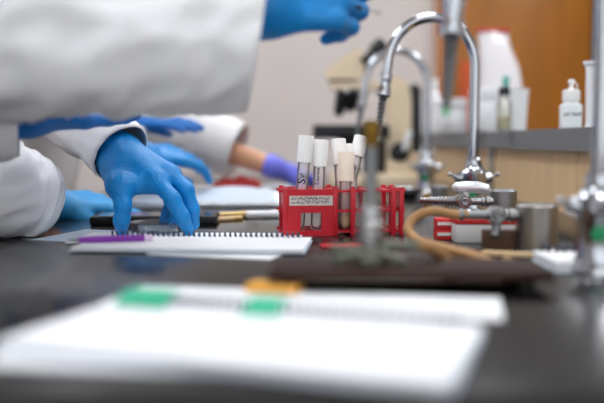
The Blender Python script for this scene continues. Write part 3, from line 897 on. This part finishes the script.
MB().lathe([(0, 0.067), (0.0055, 0.067), (0.0038, 0.071), (0.0032, 0.077), (0.0055, 0.0775), (0.0055, 0.083), (0.0045, 0.0845), (0, 0.0845)], q, n=20).build('spout', 'white_cap', cp)
MB().tube(catmull([(q[0] + 0.004, q[1] - 0.002, q[2] + 0.079), (q[0] + 0.009, q[1] - 0.002, q[2] + 0.077), (q[0] + 0.010, q[1] - 0.002, q[2] + 0.071), (q[0] + 0.008, q[1] - 0.002, q[2] + 0.067)], 5), 0.0010, 8).build('strap', 'white_cap', cp)
vs, fs_ = text_mesh('pH 7buff', 0.0080)
MB().add([bm_ @ Vector((v.x + 0.001, -0.01850, 0.024 + v.y)) for v in vs], fs_).build('writing', 'ink', db, smooth=0)

# tall white flared cylinder
q = on_shelf(591, 1.43)
tag(MB().lathe([(0, 0), (0.0115, 0), (0.0115, 0.003), (0.0100, 0.005), (0.0112, 0.090), (0.0120, 0.104), (0.0160, 0.108), (0.0160, 0.112), (0.0112, 0.112), (0.0105, 0.09), (0.009, 0.008), (0, 0.008)], q, n=28).build('white_cylinder', 'white_plastic'), 'tall slim white cylinder with flared rim beside the dropper bottle', 'cylinder')

def jar(px, d, r, h, name, label, cat, body='white_plastic', cap='white_plastic', cap_h=0.015, cap_r=None, taper=1.0, neck=0.6, group='containers on the shelf', open_top=False, fill=None):
    q = on_shelf(px, d)
    t = thing(name, label, cat, q, group=group)
    if open_top:
        MB().lathe([(0, 0), (r, 0), (r * taper, h - 0.003), (r * taper * 1.06, h - 0.002), (r * taper * 1.06, h), (r * taper * 0.95, h), (r * 0.93, 0.003), (0, 0.003)], q, n=28).build('cup', body, t)
        return t
    MB().lathe([(0, 0), (r * 0.94, 0), (r, 0.003), (r, h * 0.70), (r * 0.92, h * 0.78), (r * neck, h * 0.86), (r * neck, h), (0, h)], q, n=28).build('body', body, t)
    cr = cap_r or r * neck * 1.15
    MB().lathe([(0, h - 0.002), (cr, h - 0.002), (cr, h + cap_h), (cr * 0.9, h + cap_h + 0.002), (0, h + cap_h + 0.002)], q, n=24).build('cap', cap, t)
    if fill:
        MB().lathe([(0, 0.002), (r * 0.9, 0.003), (r * 0.9, fill), (0, fill)], q, n=20).build('contents', 'yellow_liquid', t)
    return t
jar(514, 1.80, 0.024, 0.088, 'plastic_cup', 'white tapered cup on the shelf nearest the dropper bottle', 'cup', taper=1.18, open_top=True)
jar(503.5, 1.74, 0.0150, 0.074, 'reagent_bottle', 'small clear bottle with black cap and yellowish contents', 'bottle', body='clear_bottle', cap='black_plastic', cap_h=0.012, cap_r=0.0115, fill=0.03)
jar(484, 2.00, 0.034, 0.085, 'white_jar', 'wide white jar on the shelf just right of the sharp tap', 'jar', neck=0.9, cap_h=0.014)
jar(483, 2.25, 0.013, 0.125, 'dropper_vial', 'dark based bottle with teal cap above the wide white jar', 'bottle', body='black_plastic', cap='teal', cap_h=0.02)
jar(505, 2.05, 0.012, 0.112, 'dropper_vial', 'dark based bottle with teal cap below the white bag', 'bottle', body='black_plastic', cap='teal', cap_h=0.02)
jar(455, 2.3, 0.032, 0.075, 'white_jar', 'squat white jar on the shelf behind the near tap spout', 'jar', neck=0.9)
jar(432, 2.62, 0.036, 0.150, 'wash_bottle', 'tall white plastic bottle on the shelf beyond the far tap', 'bottle', neck=0.5)
jar(441, 2.42, 0.020, 0.075, 'white_jar', 'short white jar left of the orange bag on the shelf', 'jar', neck=0.85)

# bags
def bag(px, d, prof, depth, label, material, top_mat, seed):
    q = on_shelf(px, d)
    t = thing('plastic_bag', label, 'bag', q)
    vs = []; fs = []; n = 28
    for j, (w, xo, z) in enumerate(prof):
        for k in range(n):
            a = 2 * math.pi * k / n
            f = 1 + 0.16 * noise.noise(Vector((math.cos(a) * 1.6, math.sin(a) * 1.6, z * 14 + seed)))
            dd = depth * (1 - 0.75 * j / (len(prof) - 1))
            vs.append((q[0] + xo + w * math.cos(a) * f, q[1] + dd * math.sin(a) * f, q[2] + z))
    R_ = len(prof)
    fs.append(tuple(reversed(range(n))))
    for j in range(R_ - 1):
        for k in range(n): fs.append((j * n + k, j * n + (k + 1) % n, (j + 1) * n + (k + 1) % n, (j + 1) * n + k))
    fs.append(tuple(range((R_ - 1) * n, R_ * n)))
    MB().add(vs, fs).build('bag', material, t, smooth=80)
    w, xo, z = prof[-1]
    MB().box((q[0] + xo, q[1], q[2] + z + 0.003), (w * 2.05, depth * 0.55, 0.010), bevel=0.002).build('hem', top_mat, t)
bag(497, 2.20, [(0.048, 0.0, 0.0), (0.056, 0.004, 0.05), (0.058, 0.006, 0.11), (0.050, 0.0, 0.17), (0.042, -0.012, 0.22), (0.040, -0.016, 0.26)], 0.045, 'white plastic bag with red top edge standing on the shelf', 'bag_white', 'bag_red', 2.0)
bag(466, 2.45, [(0.022, 0.0, 0.0), (0.026, 0.0, 0.05), (0.028, 0.002, 0.11), (0.026, 0.004, 0.17), (0.022, 0.004, 0.20)], 0.03, 'orange plastic bag standing behind the near tap spout', 'orange_bag', 'orange_bag', 7.0)

# ------------------------------------------------------------------ clutter on the far bench
def flat_stack(cx, cy, w, h, rz, z, n, label, m_='paper', lift=0.0):
    t = thing('paper_stack', label, 'papers', (cx, cy, z), rz)
    rnd = random.Random(int(cx * 1000) + n)
    for i in range(n):
        sheet('sheet', (cx + rnd.uniform(-0.008, 0.008), cy + rnd.uniform(-0.008, 0.008)), w, h, rz + rnd.uniform(-0.06, 0.06), z + 0.0003 + i * 0.0014, None, material=m_ if i % 4 or m_ != 'paper' else 'paper_grey', th=0.0011, parent=t, n=8, rise=lift * i / max(1, n - 1))
    return t
p = G(238, 208); flat_stack(p.x - 0.01, p.y + 0.07, 0.17, 0.13, 0.05, 0, 9, 'stack of white papers behind the tablet and pens', lift=0.022)
p = G(146, 212.5); flat_stack(p.x - 0.004, p.y + 0.155, 0.10, 0.15, -0.05, 0, 9, 'stack of white papers seen under the arch of the reaching hand', lift=0.02)
p = G(222, 197.5); flat_stack(p.x, p.y + 0.10, 0.24, 0.16, -0.1, 0, 11, 'wide stack of papers below the purple glove')
p = G(255, 192); flat_stack(p.x + 0.02, p.y + 0.12, 0.2, 0.16, 0.1, 0, 4, 'far stack of papers under the purple gloved hand', 'paper_grey')
def rod(pa, pb, r, name, label, cat, m1, m2):
    pa = Vector(pa); pb = Vector(pb); d = (pb - pa)
    t = thing(name, label, cat, tuple(pa))
    MB().tube([pa, pa + d * 0.02, pa + d * 0.68], [r * 0.7, r, r], 14).build('barrel', m1, t)
    MB().tube([pa + d * 0.68, pa + d * 0.98, pb], [r * 1.12, r * 1.12, r * 0.8], 14).build('cap', m2, t)
rod(G(160, 216.5, 0.006), G(184, 216.0, 0.006), 0.0048, 'marker', 'orange red pen behind the tablet under the reaching hand', 'pen', 'orange_pen', 'orange_pen')
rod(G(219, 215.5, 0.006), G(247, 214.5, 0.006), 0.0055, 'marker', 'gold pen lying just right of the tablet', 'pen', 'gold_pen', 'gold_pen')
rod(G(246, 214.5, 0.007), G(283, 214.0, 0.007), 0.0065, 'marker', 'white marker lying left of the red rack', 'marker', 'white_plastic', 'white_plastic')
rod(G(216, 219.5, 0.004), G(242, 218.0, 0.004), 0.004, 'marker', 'thin tan pencil in front of the gold pen', 'pencil', 'tan_wood', 'gold_pen')

# red cloth under the far wrist
a = P(236, 176, 1.93)
mb = MB(); n = 18; vs = []; fs_ = []
for lay in (0, 1):
    for j in range(n + 1):
        for i in range(n + 1):
            u = i / n - 0.5; v = j / n - 0.5
            zz = 0.020 + 0.016 * noise.noise(Vector((u * 5, v * 5, 3))) - 0.03 * (max(abs(u), abs(v)) * 2) ** 4 * 0.6
            vs.append((a.x + u * 0.11, a.y + 0.05 + v * 0.12, max(zz, 0.0012) * (1 if lay else 0) + (0.0182 if lay else 0.0168)))
N = (n + 1) ** 2
for j in range(n):
    for i in range(n):
        b0 = j * (n + 1) + i
        fs_.append((N + b0, N + b0 + 1, N + b0 + n + 2, N + b0 + n + 1)); fs_.append((b0, b0 + n + 1, b0 + n + 2, b0 + 1))
for i in range(n):
    for p0, p1 in ((i, i + 1), ((n) * (n + 1) + i + 1, n * (n + 1) + i), ((i + 1) * (n + 1), i * (n + 1)), (i * (n + 1) + n, (i + 1) * (n + 1) + n)):
        fs_.append((p0, p1, N + p1, N + p0))
tag(mb.add(vs, fs_).build('folded_cloth', 'red_cloth', smooth=80), 'crumpled red cloth on the papers under the bare wrist', 'cloth')

# small items around the far tap
q = P(426, 141, 2.35); 
wb = thing('squeeze_bottle', 'squat white squeeze bottle standing left of the sharp tap', 'bottle', (q.x, q.y, 0))
MB().lathe([(0, 0.0003), (0.016, 0.0003), (0.017, 0.003), (0.017, 0.050), (0.013, 0.060), (0.012, 0.064), (0, 0.064)], (q.x, q.y, 0), n=24).build('body', 'white_plastic', wb)
MB().lathe([(0, 0.063), (0.020, 0.064), (0.023, 0.072), (0.024, 0.098), (0.018, 0.108), (0.010, 0.112), (0, 0.112)], (q.x, q.y, 0), n=24).build('bulb', 'white_cap', wb)
q = G(440, 206)
tag(MB().lathe([(0, 0.0003), (0.018, 0.0003), (0.018, 0.038), (0.016, 0.040), (0, 0.040)], (q.x, q.y, 0), n=24).build('metal_canister', 'dull_steel'), 'small grey metal canister behind the bare gas spout', 'canister')
q = G(427, 205)
tag(MB().lathe([(0, 0.0003), (0.009, 0.0003), (0.009, 0.018), (0.006, 0.022), (0, 0.026)], (q.x, q.y, 0), n=18).build('brass_fitting', 'brass'), 'small brass fitting left of the grey canister', 'fitting')
q = G(405, 198)
wt = thing('watch_glass', 'shiny shallow metal bowl behind the right end of the rack', 'bowl', (q.x, q.y, 0))
MB().lathe([(0, 0.0003), (0.025, 0.0003), (0.042, 0.016), (0.0435, 0.024), (0.042, 0.024), (0.040, 0.017), (0.024, 0.002), (0, 0.002)], (q.x, q.y, 0), n=32).build('bowl', 'chrome', wt)

# ------------------------------------------------------------------ gloved hands
def hand_sdf(chains, palm, forearm, h, wr=None, kf=0.0045, kp=0.011, kj=0.006):
    pts = [p for c in chains for p, r in c] + [p for s in palm for p in s[:2]] + [p for p in forearm[:2]]
    X, lo, h = grid_for(pts, 0.034, h)
    F = None
    for a, b, ra, rb in palm:
        d = caps(X, a, b, ra, rb)
        F = d if F is None else smin(F, d, kp)
    F = smin(F, caps(X, *forearm), 0.018)
    fing = None
    for c in chains:
        g = None
        for (a, ra), (b, rb) in zip(c[:-1], c[1:]):
            d = caps(X, a, b, ra, rb)
            g = d if g is None else smin(g, d, kf)
        fing = g if fing is None else smin(fing, g, 0.0012)
    F = smin(F, fing, kj)
    if wr is not None: F = F + wr(X)
    return nets_mesh(F, lo, h)

def generic_hand(wrist, fwd, back, side, curl, h=0.0026, spread=1.0, scale=1.0, thumb_in=0.0, fr=0.029, fl=0.075):
    """side +1: thumb lies towards back x fwd"""
    fwd = Vector(fwd).normalized(); back = Vector(back); back = (back - fwd * back.dot(fwd)).normalized()
    lat = back.cross(fwd) * side
    wrist = Vector(wrist)
    def T(x, y, z): return tuple(wrist + (fwd * x + lat * y + back * z) * scale)
    palm = []; chains = []
    ys = [0.031, 0.011, -0.010, -0.029]
    mx_ = [0.090, 0.093, 0.088, 0.080]
    ln = [(0.044, 0.026, 0.020), (0.048, 0.029, 0.021), (0.044, 0.027, 0.020), (0.034, 0.020, 0.018)]
    for i in range(4):
        palm.append((T(0.012, ys[i] * 0.55, 0), T(mx_[i], ys[i], 0.002), 0.0155 * scale, 0.0118 * scale))
        a = 0.0; x, z = mx_[i], 0.002; y = ys[i]
        c = [(T(x, y, z), 0.0108 * scale)]
        for k, L_ in enumerate(ln[i]):
            a += curl[i][k] if isinstance(curl[0], (tuple, list)) else curl[k]
            x += L_ * math.cos(a); z -= L_ * math.sin(a); y += L_ * 0.12 * spread * (1.2 - i * 0.8)
            c.append((T(x, y, z), (0.0100 - 0.0008 * k - (0.0012 if i == 3 else 0)) * scale))
        chains.append(c)
    ty = 0.052 - 0.03 * thumb_in
    palm.append((T(0.012, 0.014, -0.006), T(0.045, 0.034, -0.012), 0.0165 * scale, 0.0145 * scale))
    chains.append([(T(0.040, 0.033, -0.012), 0.0138 * scale), (T(0.066, ty, -0.024), 0.0118 * scale), (T(0.090, ty + 0.002 - 0.01 * thumb_in, -0.033), 0.0100 * scale), (T(0.108, ty - 0.004 - 0.012 * thumb_in, -0.037), 0.0085 * scale)])
    fore = (T(-fl, 0, 0), T(0.010, 0, 0), fr * scale, 0.86 * fr * scale)
    return hand_sdf(chains, palm, fore, h)

# ------------------------------------------------------------------ clothed arms
def sleeve(mb, pts, radii, seed, sag=0.0, fold=0.10, seg=56, per=14, hem=0.022, turn=0.0, fold_freq=9.0, th=0.0022, tilt=None):
    """cloth sleeve, shoulder -> cuff, open at the cuff, with folds; two walls and a rim"""
    path = catmull(pts, per)
    n = len(path)
    ts = [i / (n - 1) for i in range(n)]
    key = [i / (len(radii) - 1) for i in range(len(radii))]
    cum = [0.0]
    for a, b in zip(path[:-1], path[1:]): cum.append(cum[-1] + (b - a).length)
    Ltot = cum[-1]
    nrm = None; rows = []
    for i, p in enumerate(path):
        tg = (path[min(i + 1, n - 1)] - path[max(i - 1, 0)]).normalized()
        up = Vector((0, 0, 1)); up = (up - tg * up.dot(tg))
        if up.length < 0.2: up = Vector((1, 0, 0)) - tg * tg.x
        up.normalize()
        bn = tg.cross(up)
        R_ = float(np.interp(ts[i], key, radii))
        out = []
        left = Ltot - cum[i]
        for k in range(seg):
            a = 2 * math.pi * k / seg
            ca, sa = math.cos(a), math.sin(a)
            s = cum[i] / R_
            f = noise.noise(Vector((ca * 1.3 + s * 0.55, sa * 1.3 + seed, s * 0.9)))
            tw = a + 0.30 * s
            g = noise.noise(Vector((math.cos(tw) * 2.1 + seed, math.sin(tw) * 2.1, s * fold_freq / 9.0 * 0.75)))
            amp = fold * min(1.0, 0.45 + left / 0.10)
            r = R_ * (1 + amp * (0.6 * f + 0.75 * (0.6 - abs(g) * 2)))
            if turn and left < turn: r += 0.0045
            elif turn and left < turn + 0.010: r -= 0.004
            if left < hem: r *= 1.012 + 0.004 * math.sin(a * 17)
            if left < 0.004: r *= 0.985
            off = up * ca + bn * sa
            if off.z < 0: r *= 1 + sag * (-off.z)
            shift = Vector((0, 0, 0))
            if tilt is not None:
                w = max(0.0, 1 - left / 0.05)
                shift = tg * (tilt * w * ca)
            out.append((off, r, p + shift))
        rows.append(out)
    vs = []; fs = []
    for lay in (0, 1):
        for out in rows:
            for off, r, p in out:
                q = p + off * (r - lay * th)
                if q.x > BENCH_L and p.z > 0: q.z = max(q.z, 0.0012 + lay * th * 0.8)      # cloth rests on the worktop
                vs.append(q)
    N = n * seg
    for i in range(n - 1):
        for k in range(seg):
            k2 = (k + 1) % seg
            fs.append((i * seg + k2, i * seg + k, (i + 1) * seg + k, (i + 1) * seg + k2))
            fs.append((N + i * seg + k, N + i * seg + k2, N + (i + 1) * seg + k2, N + (i + 1) * seg + k))
    for k in range(seg):
        k2 = (k + 1) % seg
        fs.append(((n - 1) * seg + k2, (n - 1) * seg + k, N + (n - 1) * seg + k, N + (n - 1) * seg + k2))
        fs.append((k, k2, N + k2, N + k))
    mb.add(vs, fs)

def person(label, sh_l, sh_r, el_l, el_r, wr_l, wr_r, coat_mat, sleeves, hair='hair', skin_arms=True):
    """standing at the left side of the bench, facing +x; left arm is the far one"""
    cx = (sh_l[0] + sh_r[0]) / 2 - 0.05; cy = (sh_l[1] + sh_r[1]) / 2
    zs = (sh_l[2] + sh_r[2]) / 2
    t = thing('person', label, 'person', (cx - 0.12, cy, FLOOR))
    # body
    hx = cx + 0.03
    segs = [((hx - 0.02, cy, zs + 0.02), (hx + 0.01, cy, zs + 0.14), 0.052, 0.048),
            ((cx, cy - 0.10, zs - 0.06), (cx, cy + 0.10, zs - 0.06), 0.085, 0.085),
            ((cx, cy, zs - 0.06), (cx - 0.10, cy, zs - 0.50), 0.11, 0.105),
            ((cx - 0.10, cy - 0.05, zs - 0.52), (cx - 0.10, cy + 0.05, zs - 0.52), 0.105, 0.105)]
    for sh, el, wr in ((sh_l, el_l, wr_l), (sh_r, el_r, wr_r)):
        segs.append((sh, el, 0.045, 0.036)); segs.append((el, wr, 0.036, 0.024))
    for s in (-1, 1):
        segs.append(((cx - 0.10, cy + s * 0.085, zs - 0.55), (cx - 0.10, cy + s * 0.10, FLOOR + 0.45), 0.08, 0.055))
        segs.append(((cx - 0.10, cy + s * 0.10, FLOOR + 0.45), (cx - 0.13, cy + s * 0.10, FLOOR + 0.10), 0.055, 0.038))
    hc = Vector((hx + 0.03, cy, zs + 0.24))
    head = [((hc.x, cy, hc.z - 0.05), (hc.x - 0.012, cy, hc.z + 0.035), 0.066, 0.088),
            ((hc.x + 0.055, cy, hc.z - 0.075), (hc.x + 0.035, cy, hc.z - 0.07), 0.024, 0.035),
            ((hc.x + 0.078, cy, hc.z + 0.005), (hc.x + 0.094, cy, hc.z - 0.022), 0.009, 0.013)]
    for s in (-1, 1):
        head.append(((hc.x - 0.012, cy + s * 0.080, hc.z + 0.015), (hc.x - 0.006, cy + s * 0.078, hc.z - 0.03), 0.014, 0.009))
    pts = [p for s in segs + head for p in s[:2]]
    X, lo, h = grid_for(pts, 0.13, 0.014)
    F = None
    for a, b, ra, rb in segs:
        d = caps(X, a, b, ra, rb); F = d if F is None else smin(F, d, 0.03)
    for a, b, ra, rb in head:
        d = caps(X, a, b, ra, rb); F = smin(F, d, 0.012)
    body = nets_mesh(F, lo, h).build('body', 'skin', t, smooth=80)
    for s in (-1, 1):
        MB().sphere((hc.x + 0.073, cy + s * 0.031, hc.z + 0.004), 0.011, 10).build('eye', 'shoes', body)
    MB().box((hc.x + 0.083, cy, hc.z - 0.058), (0.006, 0.044, 0.008), bevel=0.002).build('mouth', 'red_cloth', body)
    # hair
    X, lo, h = grid_for([hc], 0.16, 0.010)
    H = smin(caps(X, (hc.x - 0.018, cy, hc.z + 0.045), (hc.x - 0.03, cy, hc.z - 0.01), 0.094, 0.088), caps(X, (hc.x - 0.05, cy, hc.z), (hc.x - 0.075, cy, hc.z - 0.06), 0.06, 0.045), 0.02)
    H = np.maximum(H, (X[..., 0] - (hc.x + 0.055)) * 0.7 - (X[..., 2] - (hc.z + 0.065)) * 0.7)
    nets_mesh(H, lo, h).build('hair', hair, t, smooth=80)
    # trousers, shoes
    segs = []
    for s in (-1, 1):
        segs.append(((cx - 0.10, cy + s * 0.085, zs - 0.62), (cx - 0.10, cy + s * 0.10, FLOOR + 0.45), 0.098, 0.075))
        segs.append(((cx - 0.10, cy + s * 0.10, FLOOR + 0.45), (cx - 0.13, cy + s * 0.10, FLOOR + 0.10), 0.075, 0.065))
    X, lo, h = grid_for([p for s in segs for p in s[:2]], 0.12, 0.02)
    F = None
    for a, b, ra, rb in segs:
        d = caps(X, a, b, ra, rb); F = d if F is None else smin(F, d, 0.03)
    nets_mesh(np.maximum(F, FLOOR + 0.06 - X[..., 2]), lo, h).build('trousers', 'trousers', t, smooth=80)
    for s in (-1, 1):
        X, lo, h = grid_for([(cx - 0.15, cy + s * 0.1, FLOOR + 0.04), (cx + 0.04, cy + s * 0.1, FLOOR + 0.04)], 0.07, 0.012)
        F = smin(caps(X, (cx - 0.16, cy + s * 0.1, FLOOR + 0.05), (cx + 0.03, cy + s * 0.11, FLOOR + 0.035), 0.05, 0.04), caps(X, (cx - 0.14, cy + s * 0.1, FLOOR + 0.05), (cx - 0.135, cy + s * 0.1, FLOOR + 0.09), 0.048, 0.045), 0.03)
        nets_mesh(np.maximum(F, FLOOR + 0.001 - X[..., 2]), lo, h).build('shoe', 'shoes', t, smooth=80)
    # coat: torso, skirt and both sleeves in one garment
    segs = [((cx, cy - 0.115, zs - 0.055), (cx, cy + 0.115, zs - 0.055), 0.092, 0.092),
            ((cx, cy - 0.05, zs - 0.06), (cx - 0.095, cy - 0.05, zs - 0.52), 0.125, 0.125),
            ((cx, cy + 0.05, zs - 0.06), (cx - 0.095, cy + 0.05, zs - 0.52), 0.125, 0.125),
            ((cx - 0.10, cy - 0.06, zs - 0.52), (cx - 0.10, cy - 0.09, zs - 0.85), 0.13, 0.145),
            ((cx - 0.10, cy + 0.06, zs - 0.52), (cx - 0.10, cy + 0.09, zs - 0.85), 0.13, 0.145),
            ((hx - 0.03, cy, zs + 0.0), (hx - 0.02, cy, zs + 0.05), 0.075, 0.066),
            (sh_l, tuple(Vector(sh_l).lerp(Vector(el_l), 0.3)), 0.066, 0.058),
            (sh_r, tuple(Vector(sh_r).lerp(Vector(el_r), 0.3)), 0.066, 0.058)]
    X, lo, h = grid_for([p for s in segs for p in s[:2]], 0.17, 0.016)
    F = None
    for a, b, ra, rb in segs:
        d = caps(X, a, b, ra, rb); F = d if F is None else smin(F, d, 0.04)
    F = np.maximum(F, (zs - 0.93) - X[..., 2])
    F = np.maximum(F, X[..., 2] - (zs + 0.085))
    mb = nets_mesh(F, lo, h)
    for kw in sleeves: sleeve(mb, **kw)
    mb.build('lab_coat', coat_mat, t, smooth=80)
    return t

# --- person reaching for the dish (in focus)
w2 = P(117, 152, 1.165)
el = Vector((-0.475, 1.31, 0.275)); shl = Vector((-0.66, 1.46, 0.45))
rw = P(52, 203, 1.36); re_ = Vector((-0.56, 1.12, 0.15)); shr = Vector((-0.70, 1.12, 0.44))
cuff_dir = Vector((0.62, -0.30, -0.60)).normalized()
cuff_c = P(121, 153, 1.160)
p2 = person('person in white lab coat reaching for the dish with a sharp blue gloved hand', shl, shr, el, re_, w2 - cuff_dir * 0.03, rw, 'coat', [
    dict(pts=[shl, shl.lerp(el, 0.5), el, P(70, 112, 1.24), P(98, 130, 1.19), cuff_c], radii=[0.072, 0.064, 0.060, 0.052, 0.046, 0.0445], seed=1.3, fold=0.08),
    dict(pts=[shr, Vector((-0.66, 1.08, 0.26)), re_, P(-48, 164, 1.09), P(-6, 186, 1.09), P(32, 200, 1.15)], radii=[0.075, 0.072, 0.072, 0.070, 0.066, 0.052], seed=5.1, fold=0.13, fold_freq=12, hem=0.03, turn=0.030, per=22)])

# reaching hand
def pd(x, y, d): return tuple(P(x, y, d))
ix = [(pd(157, 181, 1.120), 0.0125), (pd(172, 199, 1.098), 0.0112), (pd(182, 217, 1.097), 0.0102), (pd(188.5, 230.5, 1.108), 0.0082)]
md = [(pd(169, 174, 1.138), 0.0120), (pd(186, 190, 1.122), 0.0108), (pd(192, 209, 1.122), 0.0098), (pd(193.5, 224, 1.128), 0.0084)]
rg = [(pd(172, 175, 1.160), 0.0112), (pd(183, 194, 1.150), 0.0100), (pd(179, 212, 1.145), 0.0092), (pd(173, 223, 1.142), 0.0080)]
pk = [(pd(166, 178, 1.180), 0.0105), (pd(172, 198, 1.172), 0.0090), (pd(168, 212, 1.168), 0.0082), (pd(164, 222, 1.165), 0.0074)]
tm = [(pd(121, 188, 1.108), 0.0150), (pd(122.5, 205, 1.098), 0.0118), (pd(122, 220, 1.100), 0.0112), (pd(121.5, 230, 1.108), 0.0088)]
wv = pd(116, 152, 1.160)
palm = [(pd(121, 156, 1.152), ix[0][0], 0.0250, 0.0138), (pd(125, 154, 1.163), md[0][0], 0.0230, 0.0132),
        (pd(124, 156, 1.175), rg[0][0], 0.0210, 0.0128), (pd(120, 158, 1.182), pk[0][0], 0.0200, 0.0125),
        (pd(116, 163, 1.150), pd(119, 186, 1.112), 0.0210, 0.0165), (pd(119, 184, 1.113), pd(148, 185, 1.123), 0.0150, 0.0120),
        (pd(120, 170, 1.14), pd(148, 180, 1.15), 0.0220, 0.0150)]
fore = (tuple(Vector(wv) - cuff_dir * 0.075), wv, 0.0290, 0.0270)
wc = np.array(pd(138, 196, 1.11)); wf = np.array(pd(104, 140, 1.17))
def wrinkle(X):
    d = X - wc
    r = np.sqrt((d ** 2).sum(-1))
    u = r + 0.004 * np.sin(X[..., 0] * 170 + X[..., 2] * 90) + 0.003 * np.sin(X[..., 2] * 260 + 1.0)
    win = np.exp(-((r - 0.034) / 0.014) ** 2)
    e = X - wf; rw_ = np.sqrt((e ** 2).sum(-1))
    win2 = np.exp(-((rw_ - 0.03) / 0.016) ** 2)
    u2 = rw_ + 0.003 * np.sin(X[..., 0] * 200)
    s = lambda q: np.abs(np.sin(q)) ** 0.6
    return (0.0013 * win * s(u * math.pi / 0.0075) + 0.0009 * win2 * s(u2 * math.pi / 0.008)).astype(np.float32)
hand_sdf([ix, md, rg, pk, tm], palm, fore, 0.0016, wrinkle, kp=0.014, kj=0.009).build('glove', 'glove_blue', p2, smooth=80)
# resting right hand
generic_hand(rw, (0.72, 0.66, -0.06), (0.1, -0.35, 1), -1, (0.16, 0.25, 0.15), h=0.0024, scale=0.93, fl=0.11).build('glove', 'glove_light', p2, smooth=80)

# --- nearest person, arm across the top of the picture
d1 = 0.885
w1 = P(262, 2, d1); e1 = Vector((-0.315, 0.83, 0.235)); s1 = Vector((-0.58, 0.62, 0.45))
w1l = P(20, 118, 0.97); e1l = Vector((-0.47, 0.90, 0.19)); s1l = Vector((-0.62, 0.97, 0.45))
p1 = person('nearest person in white lab coat, blurred sleeve filling the upper left', s1l, s1, e1l, e1, w1l, w1, 'coat', [
    dict(pts=[s1, s1.lerp(e1, 0.5), P(-30, 8, 0.84), P(60, 22, 0.86), P(160, 30, 0.875), P(258, 38, d1)], radii=[0.085, 0.086, 0.088, 0.084, 0.078, 0.068], seed=9.2, fold=0.16, sag=0.12, hem=0.026, tilt=0.006),
    dict(pts=[s1l, s1l.lerp(e1l, 0.6), e1l, P(-30, 122, 0.945), P(19, 124, 0.96)], radii=[0.075, 0.07, 0.062, 0.046, 0.037], seed=3.7, fold=0.08)])
generic_hand(P(256, 6, d1), (0.98, 0.10, 0.16), (0.0, -1.0, 0.22), 1, ((0.7, 1.1, 0.6), (0.8, 1.15, 0.6), (0.9, 1.2, 0.7), (0.9, 1.2, 0.7)), h=0.0026, scale=0.98, thumb_in=0.8, fr=0.041, spread=0.2).build('glove', 'glove_blue', p1, smooth=80)
generic_hand(w1l, (0.66, 0.74, 0.02), (0.0, 0.10, -1), -1, (0.02, 0.08, 0.08), h=0.003, scale=0.88, thumb_in=0.9, spread=0.15, fr=0.030).build('glove', 'glove_deep', p1, smooth=80)
# inoculating loop in the near hand
a = P(340, 2, 0.90); b = P(376, 12, 0.90)
lp = thing('inoculating_loop', 'thin dark wire loop held by the near gloved hand', 'loop', tuple(a))
MB().tube([a, a.lerp(b, 0.6)], 0.0022, 10).build('handle', 'black_plastic', lp)
dd = (b - a).normalized()
MB().tube([a.lerp(b, 0.6), b], 0.0006, 8).tube([b + dd * 0.0024 + Vector((0.0024 * math.cos(q_), 0, 0.0024 * math.sin(q_))) for q_ in [math.pi * 2 * k / 16 for k in range(17)]], 0.0005, 6).build('wire', 'dull_steel', lp)

# --- person behind, blue gloves
w3 = P(140, 154, 1.60); e3 = Vector((-0.53, 1.62, 0.22)); s3 = Vector((-0.68, 1.64, 0.46))
w3l = P(122, 123, 1.72); e3l = Vector((-0.55, 1.86, 0.25)); s3l = Vector((-0.68, 1.98, 0.46))
p3 = person('person in white lab coat mostly hidden behind the reaching hand, two blurred blue gloves', s3l, s3, e3l, e3, w3l, w3, 'coat_far', [
    dict(pts=[s3, s3.lerp(e3, 0.5), e3, w3.lerp(e3, 0.4), w3 + (e3 - w3) * 0.05], radii=[0.075, 0.066, 0.06, 0.05, 0.046], seed=2.2, seg=40),
    dict(pts=[s3l, s3l.lerp(e3l, 0.5), e3l, w3l.lerp(e3l, 0.4), w3l + (e3l - w3l) * 0.05], radii=[0.075, 0.066, 0.06, 0.05, 0.044], seed=6.2, seg=40)])
generic_hand(w3, (0.76, 0.62, -0.06), (0.1, -0.5, 0.9), -1, (0.22, 0.4, 0.3), h=0.0034, scale=0.90, spread=0.5).build('glove', 'glove_blue', p3, smooth=80)
generic_hand(w3l, (0.98, 0.05, 0.01), (0.0, -0.2, 1), 1, (0.10, 0.15, 0.1), h=0.004, scale=0.85).build('glove', 'glove_deep', p3, smooth=80)

# --- farthest person, purple glove and bare wrist
w4 = P(266, 164, 1.93); e4 = Vector((-0.385, 2.02, 0.170)); s4 = Vector((-0.64, 2.14, 0.44))
w4l = Vector((-0.47, 2.42, 0.08)); e4l = Vector((-0.58, 2.50, 0.16)); s4l = Vector((-0.64, 2.48, 0.44))
cf = P(238, 150, 1.945)
p4 = person('farthest person in white lab coat with bare wrist and purple glove', s4l, s4, e4l, e4, w4l, w4, 'coat_far', [
    dict(pts=[s4, s4.lerp(e4, 0.5), e4, P(185, 131, 1.97), cf], radii=[0.08, 0.076, 0.074, 0.072, 0.064], seed=4.4, seg=40, fold=0.07),
    dict(pts=[s4l, s4l.lerp(e4l, 0.5), e4l, w4l.lerp(e4l, 0.4), w4l], radii=[0.075, 0.066, 0.06, 0.05, 0.044], seed=8.2, seg=40)])
def short_cuff_hand():
    return generic_hand(P(271, 166, 1.93), (0.55, 0.80, -0.12), (0.1, -0.4, 0.9), -1, (0.2, 0.3, 0.2), h=0.0036, scale=0.95, fl=0.0)
hb = short_cuff_hand().build('glove', 'glove_purple', p4, smooth=80)
generic_hand(w4l, (0.3, 0.9, -0.2), (0.1, -0.1, 1), 1, (0.2, 0.3, 0.2), h=0.005).build('glove', 'glove_purple', p4, smooth=80)
